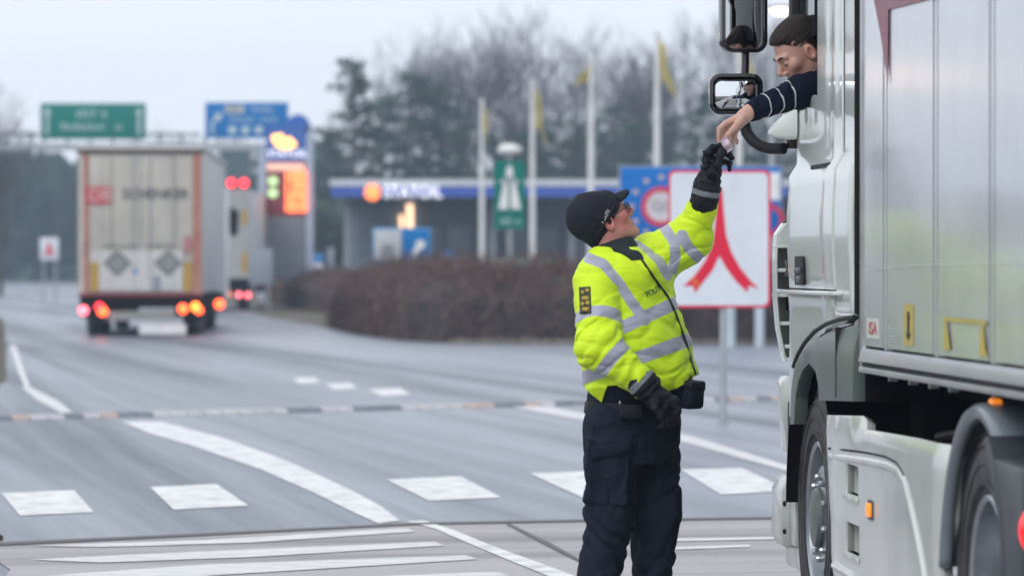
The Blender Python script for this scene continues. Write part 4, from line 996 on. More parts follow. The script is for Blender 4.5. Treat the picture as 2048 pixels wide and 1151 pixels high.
MB().box((cu_-.02, VT+.003, q1[1]+.04), (cu_+.02, VT+.004, q0[1]-.025)).build('arrow', M_blk, lorry)
MB().ellipsoid((cu_, VT+.002, q0[1]-.045), (.035, .002, .008), 10).build('symbol', M_blk, lorry)
w0, w1 = S(1735, 643, VT), S(1760, 672, VT)
MB().box((w1[0], VT+.001, w1[1]-.01), (w0[0], VT+.0025, w0[1]+.014)).build('label', mat('label_white', (.6, .62, .58), .5), lorry)
text('ISA', .062, mat('label_red', (.5, .05, .07), .5), MV((w0[0]+w1[0])/2, (w0[1]+w1[1])/2), lorry, ext=.0005, sx=2.1)
for (x0, y0, x1, y1) in ((1776, 628, 1789, 650), (1776, 655, 1798, 688)):
    a0, a1 = S(x0, y0, VT), S(x1, y1, VT)
    for r_ in range(5):
        zz = a1[1] + (a0[1]-a1[1])*(r_+.25)/5
        MB().box((a1[0], VT+.0005, zz), (a0[0]-.01*(r_ % 3), VT+.001, zz+(a0[1]-a1[1])*.1)).build('fine_print', mat('faded_print', (.36, .42, .42), .5), lorry)
yb = [S(x, y, VT) for x, y in [(1891,633),(1976,641),(1977,650),(1891,641)]]
MB().prism([(u, VT+.006, z) for u, z in yb], (0, .0015, 0)).build('lifting_mark', M_yel, lorry)
for pts in ([(1893,642),(1897,642),(1903,690),(1904,699),(1890,699),(1891,690)], [(1966,650),(1970,650),(1975,700),(1980,713),(1962,710),(1963,698)]):
    MB().prism([(S(x, y, VT)[0], VT+.006, S(x, y, VT)[1]) for x, y in pts], (0, .0015, 0)).build('lifting_mark', M_yel, lorry)
ul, zl = S(1985, 815, .0)
MB().box((ul-.03, -.025, zl-.028), (ul+.03, .008, zl+.028)).build('marker_lamp', M_amber, lorry, bevel=.008)
MB().box((ul-.008, -.01, zl+.025), (ul+.008, .0, zr1)).build('lamp_bracket', M_galv, lorry)

# ================================================================ lorries driving away
def far_trailer(px_l, px_r, ytop, Y, head, label, kind):
    s = FPX/Y
    xc = (px_l+px_r)/2; X = (xc-1024)/FPX*Y
    o = empty('lorry', label, 'lorry', (X, Y, 0), head)
    H = wz(ytop, Y); w_ = (px_r-px_l)/s/2
    L_ = 13.6; zf = wz(586, Y) if kind == 0 else 1.05
    side = mat('tarpaulin_pale', (.48, .50, .52), .55, var=.08, vscale=1); M_doorb = mat('door_beige', (.47, .45, .40), .5, var=.08, vscale=1.2, dirt=(.3,.28,.25), dscale=1.5, damt=.5)
    MB().box((-w_, .02, zf), (w_, L_, H)).build('body', side, o, bevel=.02)
    return o, w_, H, zf, M_doorb
def roundlamp(o, x, z, r, mt, y=-.05):
    MB().ellipsoid((x, y, z), (r, .04, r), 14).build('tail_lamp', mt, o, smooth=True)
ME = lambda n_, c, s: mat(n_, tuple(min(1, k*.8) for k in c), .3, emit=c, es=s)
L_red = ME('lamp_red', (1, .02, .03), 4.5); L_ora = ME('lamp_redorange', (1, .09, .02), 5); L_amb = ME('lamp_amber', (1, .20, .02), 4.5); L_pink = ME('lamp_pink', (1, .16, .20), 3)
Yt = 83.0
o, w_, H, zf, M_doorb = far_trailer(157, 404, 300, Yt, R(2.1), 'large beige box lorry driving away with red logo and dark lettering on its doors', 0)
xx = lambda px: (px-280.5)/FPX*Yt
zz = lambda py: wz(py, Yt)
M_frame = mat('frame_rust', (.42, .17, .12), .5, dirt=(.4,.3,.25), dscale=3, damt=.5); M_fr2 = mat('frame_dark', (.10, .075, .08), .5)
MB().box((xx(157), -.02, zf), (xx(168), .01, H-.08)).build('door_frame', side_ := mat('frame_pale', (.5,.45,.4), .5), o)
MB().box((xx(168.2), -.03, zf), (xx(178), .01, H-.08)).build('door_frame', M_frame, o)
MB().box((xx(386), -.03, zf), (xx(403), .01, H-.08)).build('door_frame', M_frame, o)
MB().box((xx(154), -.05, H-.075), (xx(407), .05, H+.01)).build('roof_rail', M_fr2, o)
MB().box((xx(155), -.03, H+.02), (xx(407), 13.5, H+.09)).build('roof', mat('roof_pale', (.6,.6,.6), .5), o)
for a_, b_ in ((178.5, 208), (208.6, 282), (283.6, 345), (345.6, 385.5)):
    MB().box((xx(a_), -.015, zf+.01), (xx(b_), .015, H-.085)).build('door_panel', M_doorb, o, bevel=.004)
for a_ in (222, 268, 300, 350):
    MB().tube([(xx(a_), -.035, zf+.05), (xx(a_), -.035, H-.12)], .014, 6).build('lock_rod', M_galv, o)
MB().box((xx(172), -.04, zz(408)), (xx(225), -.036, zz(373))).build('logo_box', mat('logo_box_red', (.55, .06, .08), .5), o)
text('DB', .36, mat('logo_pale', (.62, .5, .48), .5), face_cam(xx(201), -.05, zz(391)), o)
text('SCHENKER', .30, mat('ink_dark', (.06, .065, .075), .5), face_cam(xx(311), -.05, zz(388)), o, sx=.93)
text('Stahltransport GmbH  Tel', .10, mat('ink_dark', (.06, .065, .075), .5), face_cam(xx(270), -.055, zz(491)), o, sx=1.25)
MB().box((xx(182), -.04, zz(580)), (xx(365), -.038, zz(500))).build('white_board', mat('board_white', (.56, .56, .55), .5, dirt=(.35,.35,.35), dscale=4, damt=.4), o)
M_dia = mat('diamond_grey', (.13, .14, .145), .5, var=.3, vscale=12)
for cx_ in (235, 336):
    MB().prism([(xx(cx_-27), -.05, zz(525)), (xx(cx_), -.05, zz(499)), (xx(cx_+27), -.05, zz(525)), (xx(cx_), -.05, zz(552))], (0, -.01, 0)).build('hazard_plate', M_dia, o)
    MB().prism([(xx(cx_-21), -.0605, zz(525)), (xx(cx_), -.0605, zz(505)), (xx(cx_+21), -.0605, zz(525)), (xx(cx_), -.0605, zz(546))], (0, -.002, 0)).build('plate_border', mat('diamond_light', (.24, .25, .25), .5, var=.4, vscale=14), o)
for cx_ in (190, 375): MB().box((xx(cx_-8), -.045, zz(582)), (xx(cx_+8), -.035, zz(524))).build('reflector', mat('reflector_yellow', (.45, .28, .04), .4), o)
MB().box((xx(305), -.055, zz(580)), (xx(322), -.04, zz(552))).build('plate_grey', M_midgrey, o)
MB().ellipsoid((xx(271), -.045, zz(542)), (.05, .01, .05), 10).build('round_mark', mat('sign_blue', (.02, .17, .50), .4), o)
MB().box((xx(168), -.04, zz(513)), (xx(170), -.035, zz(480))).build('mark', M_fr2, o)
MB().box((xx(369), -.045, zz(505)), (xx(383), -.036, zz(472))).build('sticker', mat('sticker_red', (.45,.18,.2), .5), o)
MB().box((xx(157), -.05, zf-.06), (xx(404), .05, zf-.002)).build('red_sill', mat('sill_red', (.22, .03, .05), .5), o)
MB().box((xx(160), .02, zf-.30), (xx(404), 12.5, zf-.062)).build('chassis', M_chass, o)
MB().box((xx(212), -.02, zz(640)), (xx(350), .06, zz(622))).build('bumper_bar', mat('bar_grey', (.28,.28,.28), .5), o)
MB().box((xx(166), -.03, zz(634)), (xx(216), .10, zz(602))).build('lamp_board', M_chass, o); MB().box((xx(350), -.03, zz(634)), (xx(405), .10, zz(602))).build('lamp_board', M_chass, o)
MB().box((xx(278), -.035, zz(668)), (xx(372), -.02, zz(648))).build('number_plate', mat('plate_white', (.75,.76,.78), .5), o)
for px, py, r_, m_ in ((168, 620, .10, L_pink), (200, 613, .085, L_red), (206, 622, .10, L_ora), (366, 617, .10, L_ora), (391, 613, .095, L_amb), (398, 620, .08, L_ora)):
    roundlamp(o, xx(px), zz(py), r_, m_, -.09)
MB().ellipsoid((xx(433), 1.5, zz(609)), (.1, .05, .1), 12).build('tail_lamp', L_ora, o, smooth=True)
for k, yy in enumerate((1.2, 2.5, 3.8, 10.5)):
    for sx_ in (-1, 1):
        MB().lathe([(0, -.17), (.3, -.17), (.46, -.15), (.5, -.1), (.5, .1), (.46, .15), (.3, .17), (0, .17)], Matrix.Translation((sx_*(w_-.27), yy, .5)) @ Matrix.Rotation(R(90), 4, 'Y'), 20).build('tyre', M_tyre, o, smooth=True)
MB().box((xx(185), .5, .35), (xx(275), .54, .85)).build('mudflap', M_chass, o); MB().box((xx(372), .5, .35), (xx(404), .54, .85)).build('mudflap', M_chass, o)
MB().box((-w_, 14.4, .6), (w_, 16.5, 3.4)).build('cab', M_white, o, bevel=.1)
# second lorry ahead
Yt2 = 130.0
o, w2, H2, zf2, _ = far_trailer(343, 498, 378, Yt2, R(1.0), 'pale lorry driving ahead of the beige box lorry, mostly hidden by it', 1)
x2 = lambda px: (px-420.5)/FPX*Yt2; z2 = lambda py: wz(py, Yt2)
MB().box((x2(343), -.03, zf2), (x2(498), .01, H2)).build('rear_doors', mat('door_pale', (.36, .37, .37), .5), o)
MB().box((x2(440), -.02, H2+.01), (x2(500), .5, z2(300))).build('roof_box', mat('teal_dark', (.09, .14, .17), .5), o)
MB().prism([(x2(455), -.04, z2(440)), (x2(464), -.04, z2(412)), (x2(478), -.04, z2(425)), (x2(475), -.04, z2(470)), (x2(462), -.04, z2(472))], (0, -.01, 0)).build('emblem', M_chass, o)
MB().box((x2(484), -.045, z2(545)), (x2(495), -.035, z2(505))).build('reflector', mat('reflector_yellow', (.45, .28, .04), .4), o); MB().box((x2(484), -.045, z2(450)), (x2(494), -.035, z2(420))).build('reflector', mat('reflector_yellow', (.45, .28, .04), .4), o)
for px, py, r_, m_ in ((463, 366, .13, L_red), (488, 366, .13, L_red), (453, 587, .12, L_amb), (478, 589, .09, L_pink), (496, 590, .09, L_pink)):
    roundlamp(o, x2(px), z2(py), r_, m_, -.09)
MB().box((x2(343), .0, .55), (x2(500), 12, zf2-.01)).build('chassis', M_chass, o)
for yy in (1.2, 2.5):
    for sx_ in (-1, 1):
        MB().lathe([(0, -.17), (.3, -.17), (.46, -.15), (.5, -.1), (.5, .1), (.46, .15), (.3, .17), (0, .17)], Matrix.Translation((sx_*(w2-.27), yy, .5)) @ Matrix.Rotation(R(90), 4, 'Y'), 20).build('tyre', M_tyre, o, smooth=True)
# ================================================================ people: bodies and clothes grown from signed distance fields
import openvdb
def _n(v): v = np.asarray(v, float); return v/np.linalg.norm(v)
def cone(P, a, b, ra, rb):
    a = np.asarray(a, float); b = np.asarray(b, float); ba = b-a; h = np.clip(((P-a)@ba)/max(1e-9, ba@ba), 0, 1)
    return np.linalg.norm(P-a-h[..., None]*ba, axis=-1) - (ra+(rb-ra)*h)
def chain(P, pts, rs, k=.01):
    d = None
    for i in range(len(pts)-1):
        e = cone(P, pts[i], pts[i+1], rs[i], rs[i+1]); d = e if d is None else smin(d, e, k)
    return d
def ell(P, c, r, A=None):
    q = P-np.asarray(c, float)
    if A is not None: q = q@A
    r = np.asarray(r, float); k0 = np.linalg.norm(q/r, axis=-1); k1 = np.linalg.norm(q/(r*r), axis=-1)+1e-9
    return k0*(k0-1)/k1
def smin(a, b, k):
    h = np.clip(.5+.5*(b-a)/k, 0, 1); return b+(a-b)*h - k*h*(1-h)
def smax(a, b, k): return -smin(-a, -b, k)
def noise(P, f, seed, anis=(1, 1, 1)):
    r = np.random.default_rng(seed); q = P*np.asarray(anis)*f; out = 0
    for i in range(5):
        d = _n(r.normal(size=3)); d2 = _n(r.normal(size=3)); ph = r.uniform(0, 6.28)
        out = out + np.sin(q@d*6.28*(.7+.15*i) + ph + 1.3*np.sin(q@d2*4.1+ph*2))
    return out/3.2
def folds(P, f, seed, amp, anis=(1, 1, 1)):
    n_ = noise(P, f, seed, anis); return amp*(1-2*np.abs(np.tanh(n_*1.3)))
def sdf_mesh(name, fn, lo, hi, vox, mt, parent=None, attr=None, origin=(0, 0, 0), smooth_it=0):
    lo = np.asarray(lo, float); hi = np.asarray(hi, float); B = 12
    nb = np.ceil((hi-lo)/(vox*B)).astype(int); N = nb*B
    bs = vox*B
    I, J, K = np.meshgrid(*[np.arange(n) for n in nb], indexing='ij')
    cen = np.stack([lo[0]+(I+.5)*bs, lo[1]+(J+.5)*bs, lo[2]+(K+.5)*bs], -1)
    dc = fn(cen.reshape(-1, 3)).reshape(cen.shape[:3])
    bgv = vox*4
    A = np.where(dc < 0, -bgv, bgv).astype(np.float32)
    A = np.repeat(np.repeat(np.repeat(A, B, 0), B, 1), B, 2)
    act = np.argwhere(np.abs(dc) < bs*.87*1.5 + .02)
    t = np.arange(B)*vox; gx, gy, gz_ = np.meshgrid(t, t, t, indexing='ij'); loc = np.stack([gx, gy, gz_], -1).reshape(-1, 3)
    for s in range(0, len(act), 150):
        a = act[s:s+150]; P = (lo + a[:, None, :]*bs + loc[None]).reshape(-1, 3)
        D = fn(P).reshape(len(a), B, B, B)
        for (i, j, k), d in zip(a, D): A[i*B:(i+1)*B, j*B:(j+1)*B, k*B:(k+1)*B] = np.clip(d, -bgv, bgv)
    g = openvdb.FloatGrid(bgv); g.copyFromArray(A, tolerance=0)
    pts, quads = g.convertToQuads(isovalue=0.0)
    V = pts.astype(float)*vox + lo
    me = bpy.data.meshes.new(name); me.from_pydata((V-np.asarray(origin)).tolist(), [], quads[:, ::-1].tolist())
    bm = bmesh.new(); bm.from_mesh(me); bmesh.ops.recalc_face_normals(bm, faces=bm.faces); bm.to_mesh(me); bm.free()
    me.polygons.foreach_set('use_smooth', [True]*len(me.polygons)); me.materials.append(mt)
    if attr:
        for nm, vals in attr(V).items():
            at = me.attributes.new(nm, 'FLOAT', 'POINT'); at.data.foreach_set('value', np.asarray(vals, np.float32))
    o = bpy.data.objects.new(name, me); COL.objects.link(o); o.parent = parent
    return o
def bvh_of(o, origin):
    me = o.data; return BVHTree.FromPolygons([v.co + Vector(origin) for v in me.vertices], [tuple(p.vertices) for p in me.polygons])
CP = Vector((0, 0, CAMH))
def drape(bv, px, py, off=.003):
    d = (W(px, py, 20)-CP).normalized(); h = bv.ray_cast(CP, d)
    if h[0] is None: return None
    n = h[1] if h[1].dot(d) < 0 else -h[1]
    return h[0] + n*off
def drape_patch(name, bv, quad, mt, parent, origin, off=.003, n=(8, 8), th=.002, fn=None):
    """quad: four picture corners tl, tr, br, bl laid on the cloth surface"""
    tl, tr, br, bl = [np.array(q, float) for q in quad]; vs = []; ok = True; last = None
    for j in range(n[1]+1):
        for i in range(n[0]+1):
            s, t = i/n[0], j/n[1]; p = (tl*(1-s)+tr*s)*(1-t) + (bl*(1-s)+br*s)*t
            if fn: p = fn(p, s, t)
            q = drape(bv, p[0], p[1], off) or last
            last = q; vs.append(q - Vector(origin))
    fs = [(j*(n[0]+1)+i, j*(n[0]+1)+i+1, (j+1)*(n[0]+1)+i+1, (j+1)*(n[0]+1)+i) for j in range(n[1]) for i in range(n[0])]
    mb = MB(); mb.add(vs, fs); o = mb.build(name, mt, parent, smooth=True, angle=80)
    s_ = o.modifiers.new('s', 'SOLIDIFY'); s_.thickness = th; s_.offset = 0
    return o
def attr_mat(name, base, band_col, rough=.7, band_rough=.4, width=.0007, bump=.25, bscale=25, band_metal=.0, var=.06, spec=.4, attr='band', sheen=0, wstretch=(1,1,1)):
    m = bpy.data.materials.new(name); m.use_nodes = True; nt = m.node_tree; N = nt.nodes; L = nt.links.new; b = N['Principled BSDF']
    at = N.new('ShaderNodeAttribute'); at.attribute_name = attr
    mr = N.new('ShaderNodeMapRange'); mr.inputs['From Min'].default_value = -width; mr.inputs['From Max'].default_value = width; L(at.outputs['Fac'], mr.inputs[0])
    tc = N.new('ShaderNodeTexCoord'); n1 = N.new('ShaderNodeTexNoise'); n1.inputs['Scale'].default_value = 9; n1.inputs['Detail'].default_value = 5; L(tc.outputs['Object'], n1.inputs['Vector'])
    mv = N.new('ShaderNodeMapRange'); mv.inputs['From Min'].default_value = .3; mv.inputs['From Max'].default_value = .7; mv.inputs['To Min'].default_value = 1-var; mv.inputs['To Max'].default_value = 1+var; L(n1.outputs['Fac'], mv.inputs[0])
    s_ = N.new('ShaderNodeVectorMath'); s_.operation = 'SCALE'; s_.inputs[0].default_value = base; L(mv.outputs[0], s_.inputs['Scale'])
    mx = N.new('ShaderNodeMix'); mx.data_type = 'RGBA'; L(mr.outputs[0], mx.inputs[0]); L(s_.outputs[0], mx.inputs[6]); mx.inputs[7].default_value = (*band_col, 1); L(mx.outputs[2], b.inputs['Base Color'])
    m2 = N.new('ShaderNodeMix'); L(mr.outputs[0], m2.inputs[0]); m2.inputs[2].default_value = rough; m2.inputs[3].default_value = band_rough; L(m2.outputs[0], b.inputs['Roughness'])
    b.inputs['Specular IOR Level'].default_value = spec
    if sheen: b.inputs['Sheen Weight'].default_value = sheen
    mp = N.new('ShaderNodeMapping'); mp.inputs['Scale'].default_value = wstretch; L(tc.outputs['Object'], mp.inputs[0])
    nb = N.new('ShaderNodeTexNoise'); nb.inputs['Scale'].default_value = bscale; nb.inputs['Detail'].default_value = 5; nb.inputs['Distortion'].default_value = .8; L(mp.outputs[0], nb.inputs['Vector'])
    rg = N.new('ShaderNodeMath'); rg.operation = 'SUBTRACT'; rg.inputs[1].default_value = .5; L(nb.outputs['Fac'], rg.inputs[0]); rb = N.new('ShaderNodeMath'); rb.operation = 'ABSOLUTE'; L(rg.outputs[0], rb.inputs[0]); rp = N.new('ShaderNodeMath'); rp.operation = 'POWER'; rp.inputs[1].default_value = .6; L(rb.outputs[0], rp.inputs[0])
    nf = N.new('ShaderNodeTexNoise'); nf.inputs['Scale'].default_value = 450; L(tc.outputs['Object'], nf.inputs['Vector'])
    ad = N.new('ShaderNodeMath'); ad.operation = 'MULTIPLY_ADD'; ad.inputs[1].default_value = .08; L(nf.outputs['Fac'], ad.inputs[0]); L(rp.outputs[0], ad.inputs[2])
    bp = N.new('ShaderNodeBump'); bp.inputs['Strength'].default_value = bump; bp.inputs['Distance'].default_value = .012; L(ad.outputs[0], bp.inputs['Height']); L(bp.outputs[0], b.inputs['Normal'])
    return m
def skin_mat(name, base, red):
    m = bpy.data.materials.new(name); m.use_nodes = True; nt = m.node_tree; N = nt.nodes; L = nt.links.new; b = N['Principled BSDF']
    tc = N.new('ShaderNodeTexCoord'); n1 = N.new('ShaderNodeTexNoise'); n1.inputs['Scale'].default_value = 26; n1.inputs['Detail'].default_value = 6; L(tc.outputs['Object'], n1.inputs['Vector'])
    at = N.new('ShaderNodeAttribute'); at.attribute_name = 'flush'
    ad = N.new('ShaderNodeMath'); ad.operation = 'MULTIPLY_ADD'; ad.inputs[1].default_value = .9; ad.inputs[2].default_value = -.25; L(n1.outputs['Fac'], ad.inputs[0])
    a2 = N.new('ShaderNodeMath'); a2.operation = 'ADD'; a2.use_clamp = True; L(ad.outputs[0], a2.inputs[0]); L(at.outputs['Fac'], a2.inputs[1])
    mx = N.new('ShaderNodeMix'); mx.data_type = 'RGBA'; L(a2.outputs[0], mx.inputs[0]); mx.inputs[6].default_value = (*base, 1); mx.inputs[7].default_value = (*red, 1)
    a3 = N.new('ShaderNodeAttribute'); a3.attribute_name = 'stubble'
    m3 = N.new('ShaderNodeMix'); m3.data_type = 'RGBA'; L(a3.outputs['Fac'], m3.inputs[0]); L(mx.outputs[2], m3.inputs[6]); m3.inputs[7].default_value = (base[0]*.42, base[1]*.46, base[2]*.5, 1); L(m3.outputs[2], b.inputs['Base Color'])
    b.inputs['Roughness'].default_value = .48; b.inputs['Subsurface Weight'].default_value = .12; b.inputs['Subsurface Radius'].default_value = (.02, .008, .004)
    nb = N.new('ShaderNodeTexNoise'); nb.inputs['Scale'].default_value = 160; nb.inputs['Detail'].default_value = 3; L(tc.outputs['Object'], nb.inputs['Vector'])
    bp = N.new('ShaderNodeBump'); bp.inputs['Strength'].default_value = .25; bp.inputs['Distance'].default_value = .003; L(nb.outputs['Fac'], bp.inputs['Height']); L(bp.outputs[0], b.inputs['Normal'])
    return m
class Head:
    def __init__(s, C, el, az_dir, k=1.0):
        s.k = k
        """az_dir: horizontal facing direction, el: elevation of the gaze in degrees"""
        h = _n([az_dir[0], az_dir[1], 0]); e = R(el)
        s.f = h*math.cos(e) + np.array([0, 0, 1])*math.sin(e); s.u = -h*math.sin(e) + np.array([0, 0, 1])*math.cos(e)
        s.s = np.cross(s.f, s.u); s.C = np.asarray(C, float); s.A = np.stack([s.s, s.f, s.u], 1)
    def loc(s, P): return (P-s.C)@s.A/s.k
    def w(s, a, b, c): return s.C + s.k*(s.A@np.array([a, b, c]))
    def sdf(s, P, full=True):
        q_ = s.loc(P); rr_ = np.linalg.norm(q_, axis=-1); nr = rr_ < .24
        if not nr.all():
            out = rr_-.11
            if nr.any(): out[nr] = s.sdf(P[nr])
            return out
        q = q_; d = ell(q, (0, -.012, .035), (.075, .096, .086))
        d = smin(d, ell(q, (0, .028, -.035), (.061, .066, .084)), .03)
        for m in (-1, 1):
            d = smin(d, cone(q, (m*.050, -.008, -.052), (m*.018, .066, -.094), .020, .018), .022)
            d = smin(d, ell(q, (m*.042, .060, -.020), (.024, .022, .022)), .02)
            d = smin(d, cone(q, (m*.040, .076, .022), (m*.010, .088, .020), .010, .011), .012)
            d = smax(d, -ell(q, (m*.031, .104, -.001), (.017, .020, .013)), .012)
            d = smin(d, ell(q, (m*.031, .076, -.001), (.0135, .0135, .012)), .004)
            e = ell(q-np.array([m*.079, -.008, -.012]), (0, 0, 0), (.011, .021, .033))
            e = smax(e, -ell(q-np.array([m*.088, -.004, -.008]), (0, 0, 0), (.008, .011, .020)), .005)
            d = smin(d, e, .008)
            d = smin(d, ell(q, (m*.012, .098, -.036), (.009, .012, .008)), .006)
        d = smin(d, ell(q, (0, .081, -.102), (.026, .021, .020)), .018)
        d = smin(d, cone(q, (0, .086, .012), (0, .113, -.027), .008, .0115), .010)
        d = smin(d, ell(q, (0, .086, -.062), (.023, .012, .0065)), .006)
        d = smin(d, ell(q, (0, .084, -.075), (.020, .012, .007)), .006)
        d = smax(d, -ell(q, (0, .103, -.0685), (.024, .012, .0018)), .003)
        return d
    def flush(s, P):
        q = s.loc(P); g = lambda c, r: np.exp(-np.sum(((q-np.array(c))/r)**2, -1))
        return .55*g((0, .11, -.028), .022) + .5*(g((.05, .05, -.03), .035)+g((-.05, .05, -.03), .035)) + .7*g((0, .09, -.068), .018) + .6*(g((.085, -.01, -.01), .03)+g((-.085, -.01, -.01), .03))
    def stub(s, P, amt):
        q = s.loc(P); g = lambda c, r: np.exp(-np.sum(((q-np.array(c))/r)**2, -1))
        return np.clip(amt*(g((0, .08, -.095), .05) + g((.05, .02, -.08), .045) + g((-.05, .02, -.08), .045) + .7*g((0, .1, -.05), .02)), 0, 1)
def band_from(P, a, b, pos, half):
    """ring round the axis a-b: pos in metres from b towards a"""
    a = np.asarray(a, float); b = np.asarray(b, float); d = _n(a-b); return half-np.abs((P-b)@d-pos)

# ---------------------------------------------------------------- the officer
YO = 15.6
def PO(px, py, dy=0.0): return np.array(W(px, py, YO+dy))
OB = Vector((PO(1262, 1000, 0)[0], YO, 0)); ORG = tuple(OB)
officer = empty('person', 'officer in yellow high-visibility jacket and dark cap reaching up to the lorry window', 'person', OB)
PHI = R(35); Fd = np.array([math.cos(PHI), -math.sin(PHI), 0]); Ld = np.array([math.sin(PHI), math.cos(PHI), 0])
def zpy(y): return CAMH-(np.asarray(y, float)-HORY)/FPX*YO
LV = np.array([[830,1276,.170],[800,1281,.205],[770,1281,.228],[745,1280,.233],[700,1274,.221],[650,1265,.207],[600,1256,.196],[560,1250,.188],[530,1246,.165],[508,1240,.122],[488,1230,.080],[470,1226,.06]])
LZ = zpy(LV[:, 0]); LX = (LV[:, 1]-1024)/FPX*YO; LH = LV[:, 2]
def stack(P, Z, X, Hh, ka=.85, kb=1.25, infl=0.0):
    o_ = np.argsort(Z); z = P[:, 2]; cx = np.interp(z, Z[o_], X[o_]); h = np.interp(z, Z[o_], Hh[o_]) + infl
    q = P[:, :2] - np.stack([cx, np.full_like(cx, YO)], 1); a = q@Fd[:2]; b = q@Ld[:2]
    r = np.sqrt((a/(h*ka))**2 + (b/(h*kb))**2); d = (r-1)*h*ka
    return np.maximum(np.maximum(d, Z.min()-z), z-Z.max())
hdO = Head(PO(1208, 439, 0), 31, (math.cos(R(14)), math.sin(R(14))))
ShF, ElF, WrF = PO(1308, 518, .14), PO(1378, 482, .12), PO(1412, 394, .03)
ShN, ElN, WrN = PO(1197, 566, -.14), PO(1197, 692, -.26), PO(1282, 764, -.285)
HpA, KnA, AnA = PO(1225, 850, -.09), PO(1220, 1030, -.11), PO(1186, 1235, -.10)
HpB, KnB, AnB = PO(1305, 850, .08), PO(1311, 1030, .05), PO(1301, 1240, .05)
# palms
PaF, KuF = PO(1423, 338, .01), PO(1420, 318, .01)
def body_o(P):
    d = hdO.sdf(P)
    d = smin(d, cone(P, hdO.w(0, -.025, -.05), PO(1232, 510, 0), .060, .066), .03)
    d = smin(d, stack(P, LZ, LX, LH-.045), .03)
    d = smin(d, chain(P, [ShF, ElF, WrF, PaF], [.060, .048, .034, .030]), .03)
    d = smin(d, chain(P, [ShN, ElN, WrN, PO(1318, 798, -.28)], [.060, .048, .034, .030]), .03)
    d = smin(d, chain(P, [HpA, KnA, AnA, PO(1183, 1262, -.10)], [.085, .060, .045, .04]), .03)
    d = smin(d, chain(P, [HpB, KnB, AnB, PO(1300, 1268, .05)], [.085, .060, .045, .04]), .03)
    d = smin(d, cone(P, PO(1262, 800), PO(1262, 850), .12, .11), .04)
    return d
M_skO = skin_mat('skin_ruddy', (.62, .31, .26), (.58, .15, .13))
sdf_mesh('body', body_o, PO(1120, 355, -.42)*[1,1,0]+[0,0,.02], PO(1475, 350, .40), .0040, M_skO, officer, origin=ORG,
         attr=lambda V: {'flush': hdO.flush(V), 'stubble': hdO.stub(V, .10)})
# jacket ---------------------------------------------------------
HEMX = (np.array([1140, 1158, 1202, 1212, 1252, 1268, 1300, 1340, 1372, 1388, 1420])-1024)/FPX*YO; HEMZ = zpy([764, 768, 802, 768, 764, 794, 792, 780, 768, 752, 748])
def armN(P): return chain(P, [ShN, ElN, WrN], [.100, .086, .056], .04)
def armF(P): return chain(P, [ShF, ElF, WrF], [.106, .084, .055], .04)
def torsoJ(P):
    d = stack(P, LZ, LX, LH); d = smin(d, ell(P, PO(1245, 545, 0), (.16, .17, .085)), .06)
    return d
dirN = _n(ElN-WrN); dirF = _n(ElF-WrF)
def jacket(P):
    w1 = folds(P, 3.6, 3, .0055, (1.0, 1, 1.8)) + folds(P, 8, 5, .0014, (.8, 1, 2.2)) + .004*noise(P, 3, 9)
    t = torsoJ(P)
    # soft diagonal drag lines from armpit of the raised arm
    qx = P@_n([.62, 0, -.78]); t = t + .0075*np.exp(-(np.sin((P@_n([.80, .2, .60]))*21 + 2.2*np.sin(qx*6+1))/.30)**2)*np.clip(noise(P, 2.2, 61)+.35, 0, 1)*np.exp(-((P[:, 2]-1.22)/.30)**2)
    t = t + .007*np.exp(-(np.sin((P@_n([.25, .1, .96]))*26 + 2.0*np.sin(P[:, 0]*14))/.28)**2)*np.exp(-((P[:, 2]-1.04)/.10)**2)
    t = t + .006*np.sin(P[:, 0]*50+P[:, 2]*22)*np.exp(-((P[:, 2]-.97)/.07)**2)
    an, af = armN(P), armF(P)
    sN = (P-ElN)@dirN; sF = (P-WrF)@dirF
    an = an + .0055*(2*np.exp(-(np.sin(sN*30 + 2.4*noise(P, 4, 21))/.38)**2))*np.exp(-((np.linalg.norm(P-ElN, axis=1))/.16)**2) + .004*np.sin(((P-WrN)@dirN)*75+3*noise(P, 4, 2))*np.exp(-(((P-WrN)@dirN)/.16)**2)
    af = af + .0045*(2*np.exp(-(np.sin(sF*32 + 2.6*noise(P, 4, 22))/.38)**2))*np.exp(-((np.linalg.norm(P-ElF, axis=1))/.15)**2)
    d = smin(t, af, .045); d = smin(d, an, .006)
    d = d + w1*.9
    d = smax(d, -cone(P, PO(1228, 500), hdO.w(0, -.02, -.02), .068, .075), .012); d = smax(d, -ell(P, PO(1224, 490), (.100, .105, .045)), .012); d = smax(d, -cone(P, PO(1240, 500, -.10), PO(1286, 524, -.16), .026, .012), .020)
    cN = (P-WrN)@_n(WrN-PO(1235, 725, -.26)); d = smax(d, np.where(an < t-.0, cN-.004, -1), .004)
    cF = (P-WrF)@_n(WrF-ElF); d = smax(d, np.where(P[:, 2] > 1.6, cF+.002, -1), .004)
    hem = np.interp(P[:, 0], HEMX, HEMZ)
    hemc = np.where(an < t+.01, -1, hem-P[:, 2]); d = smax(d, hemc, .006)
    return d
def pxpy(P): return 1024+P[:, 0]/P[:, 1]*FPX, HORY+(CAMH-P[:, 2])/P[:, 1]*FPX
def seglines(px, py, pts, half):
    """signed band around a polyline given on the front of the jacket"""
    best = np.full(len(px), -9.)
    for (x0, y0), (x1, y1) in zip(pts[:-1], pts[1:]):
        d = np.array([x1-x0, y1-y0], float); L2 = d@d; t = np.clip(((px-x0)*d[0]+(py-y0)*d[1])/L2, 0, 1)
        best = np.maximum(best, half-np.hypot(px-x0-t*d[0], py-y0-t*d[1]))
    return best/FPX*YO
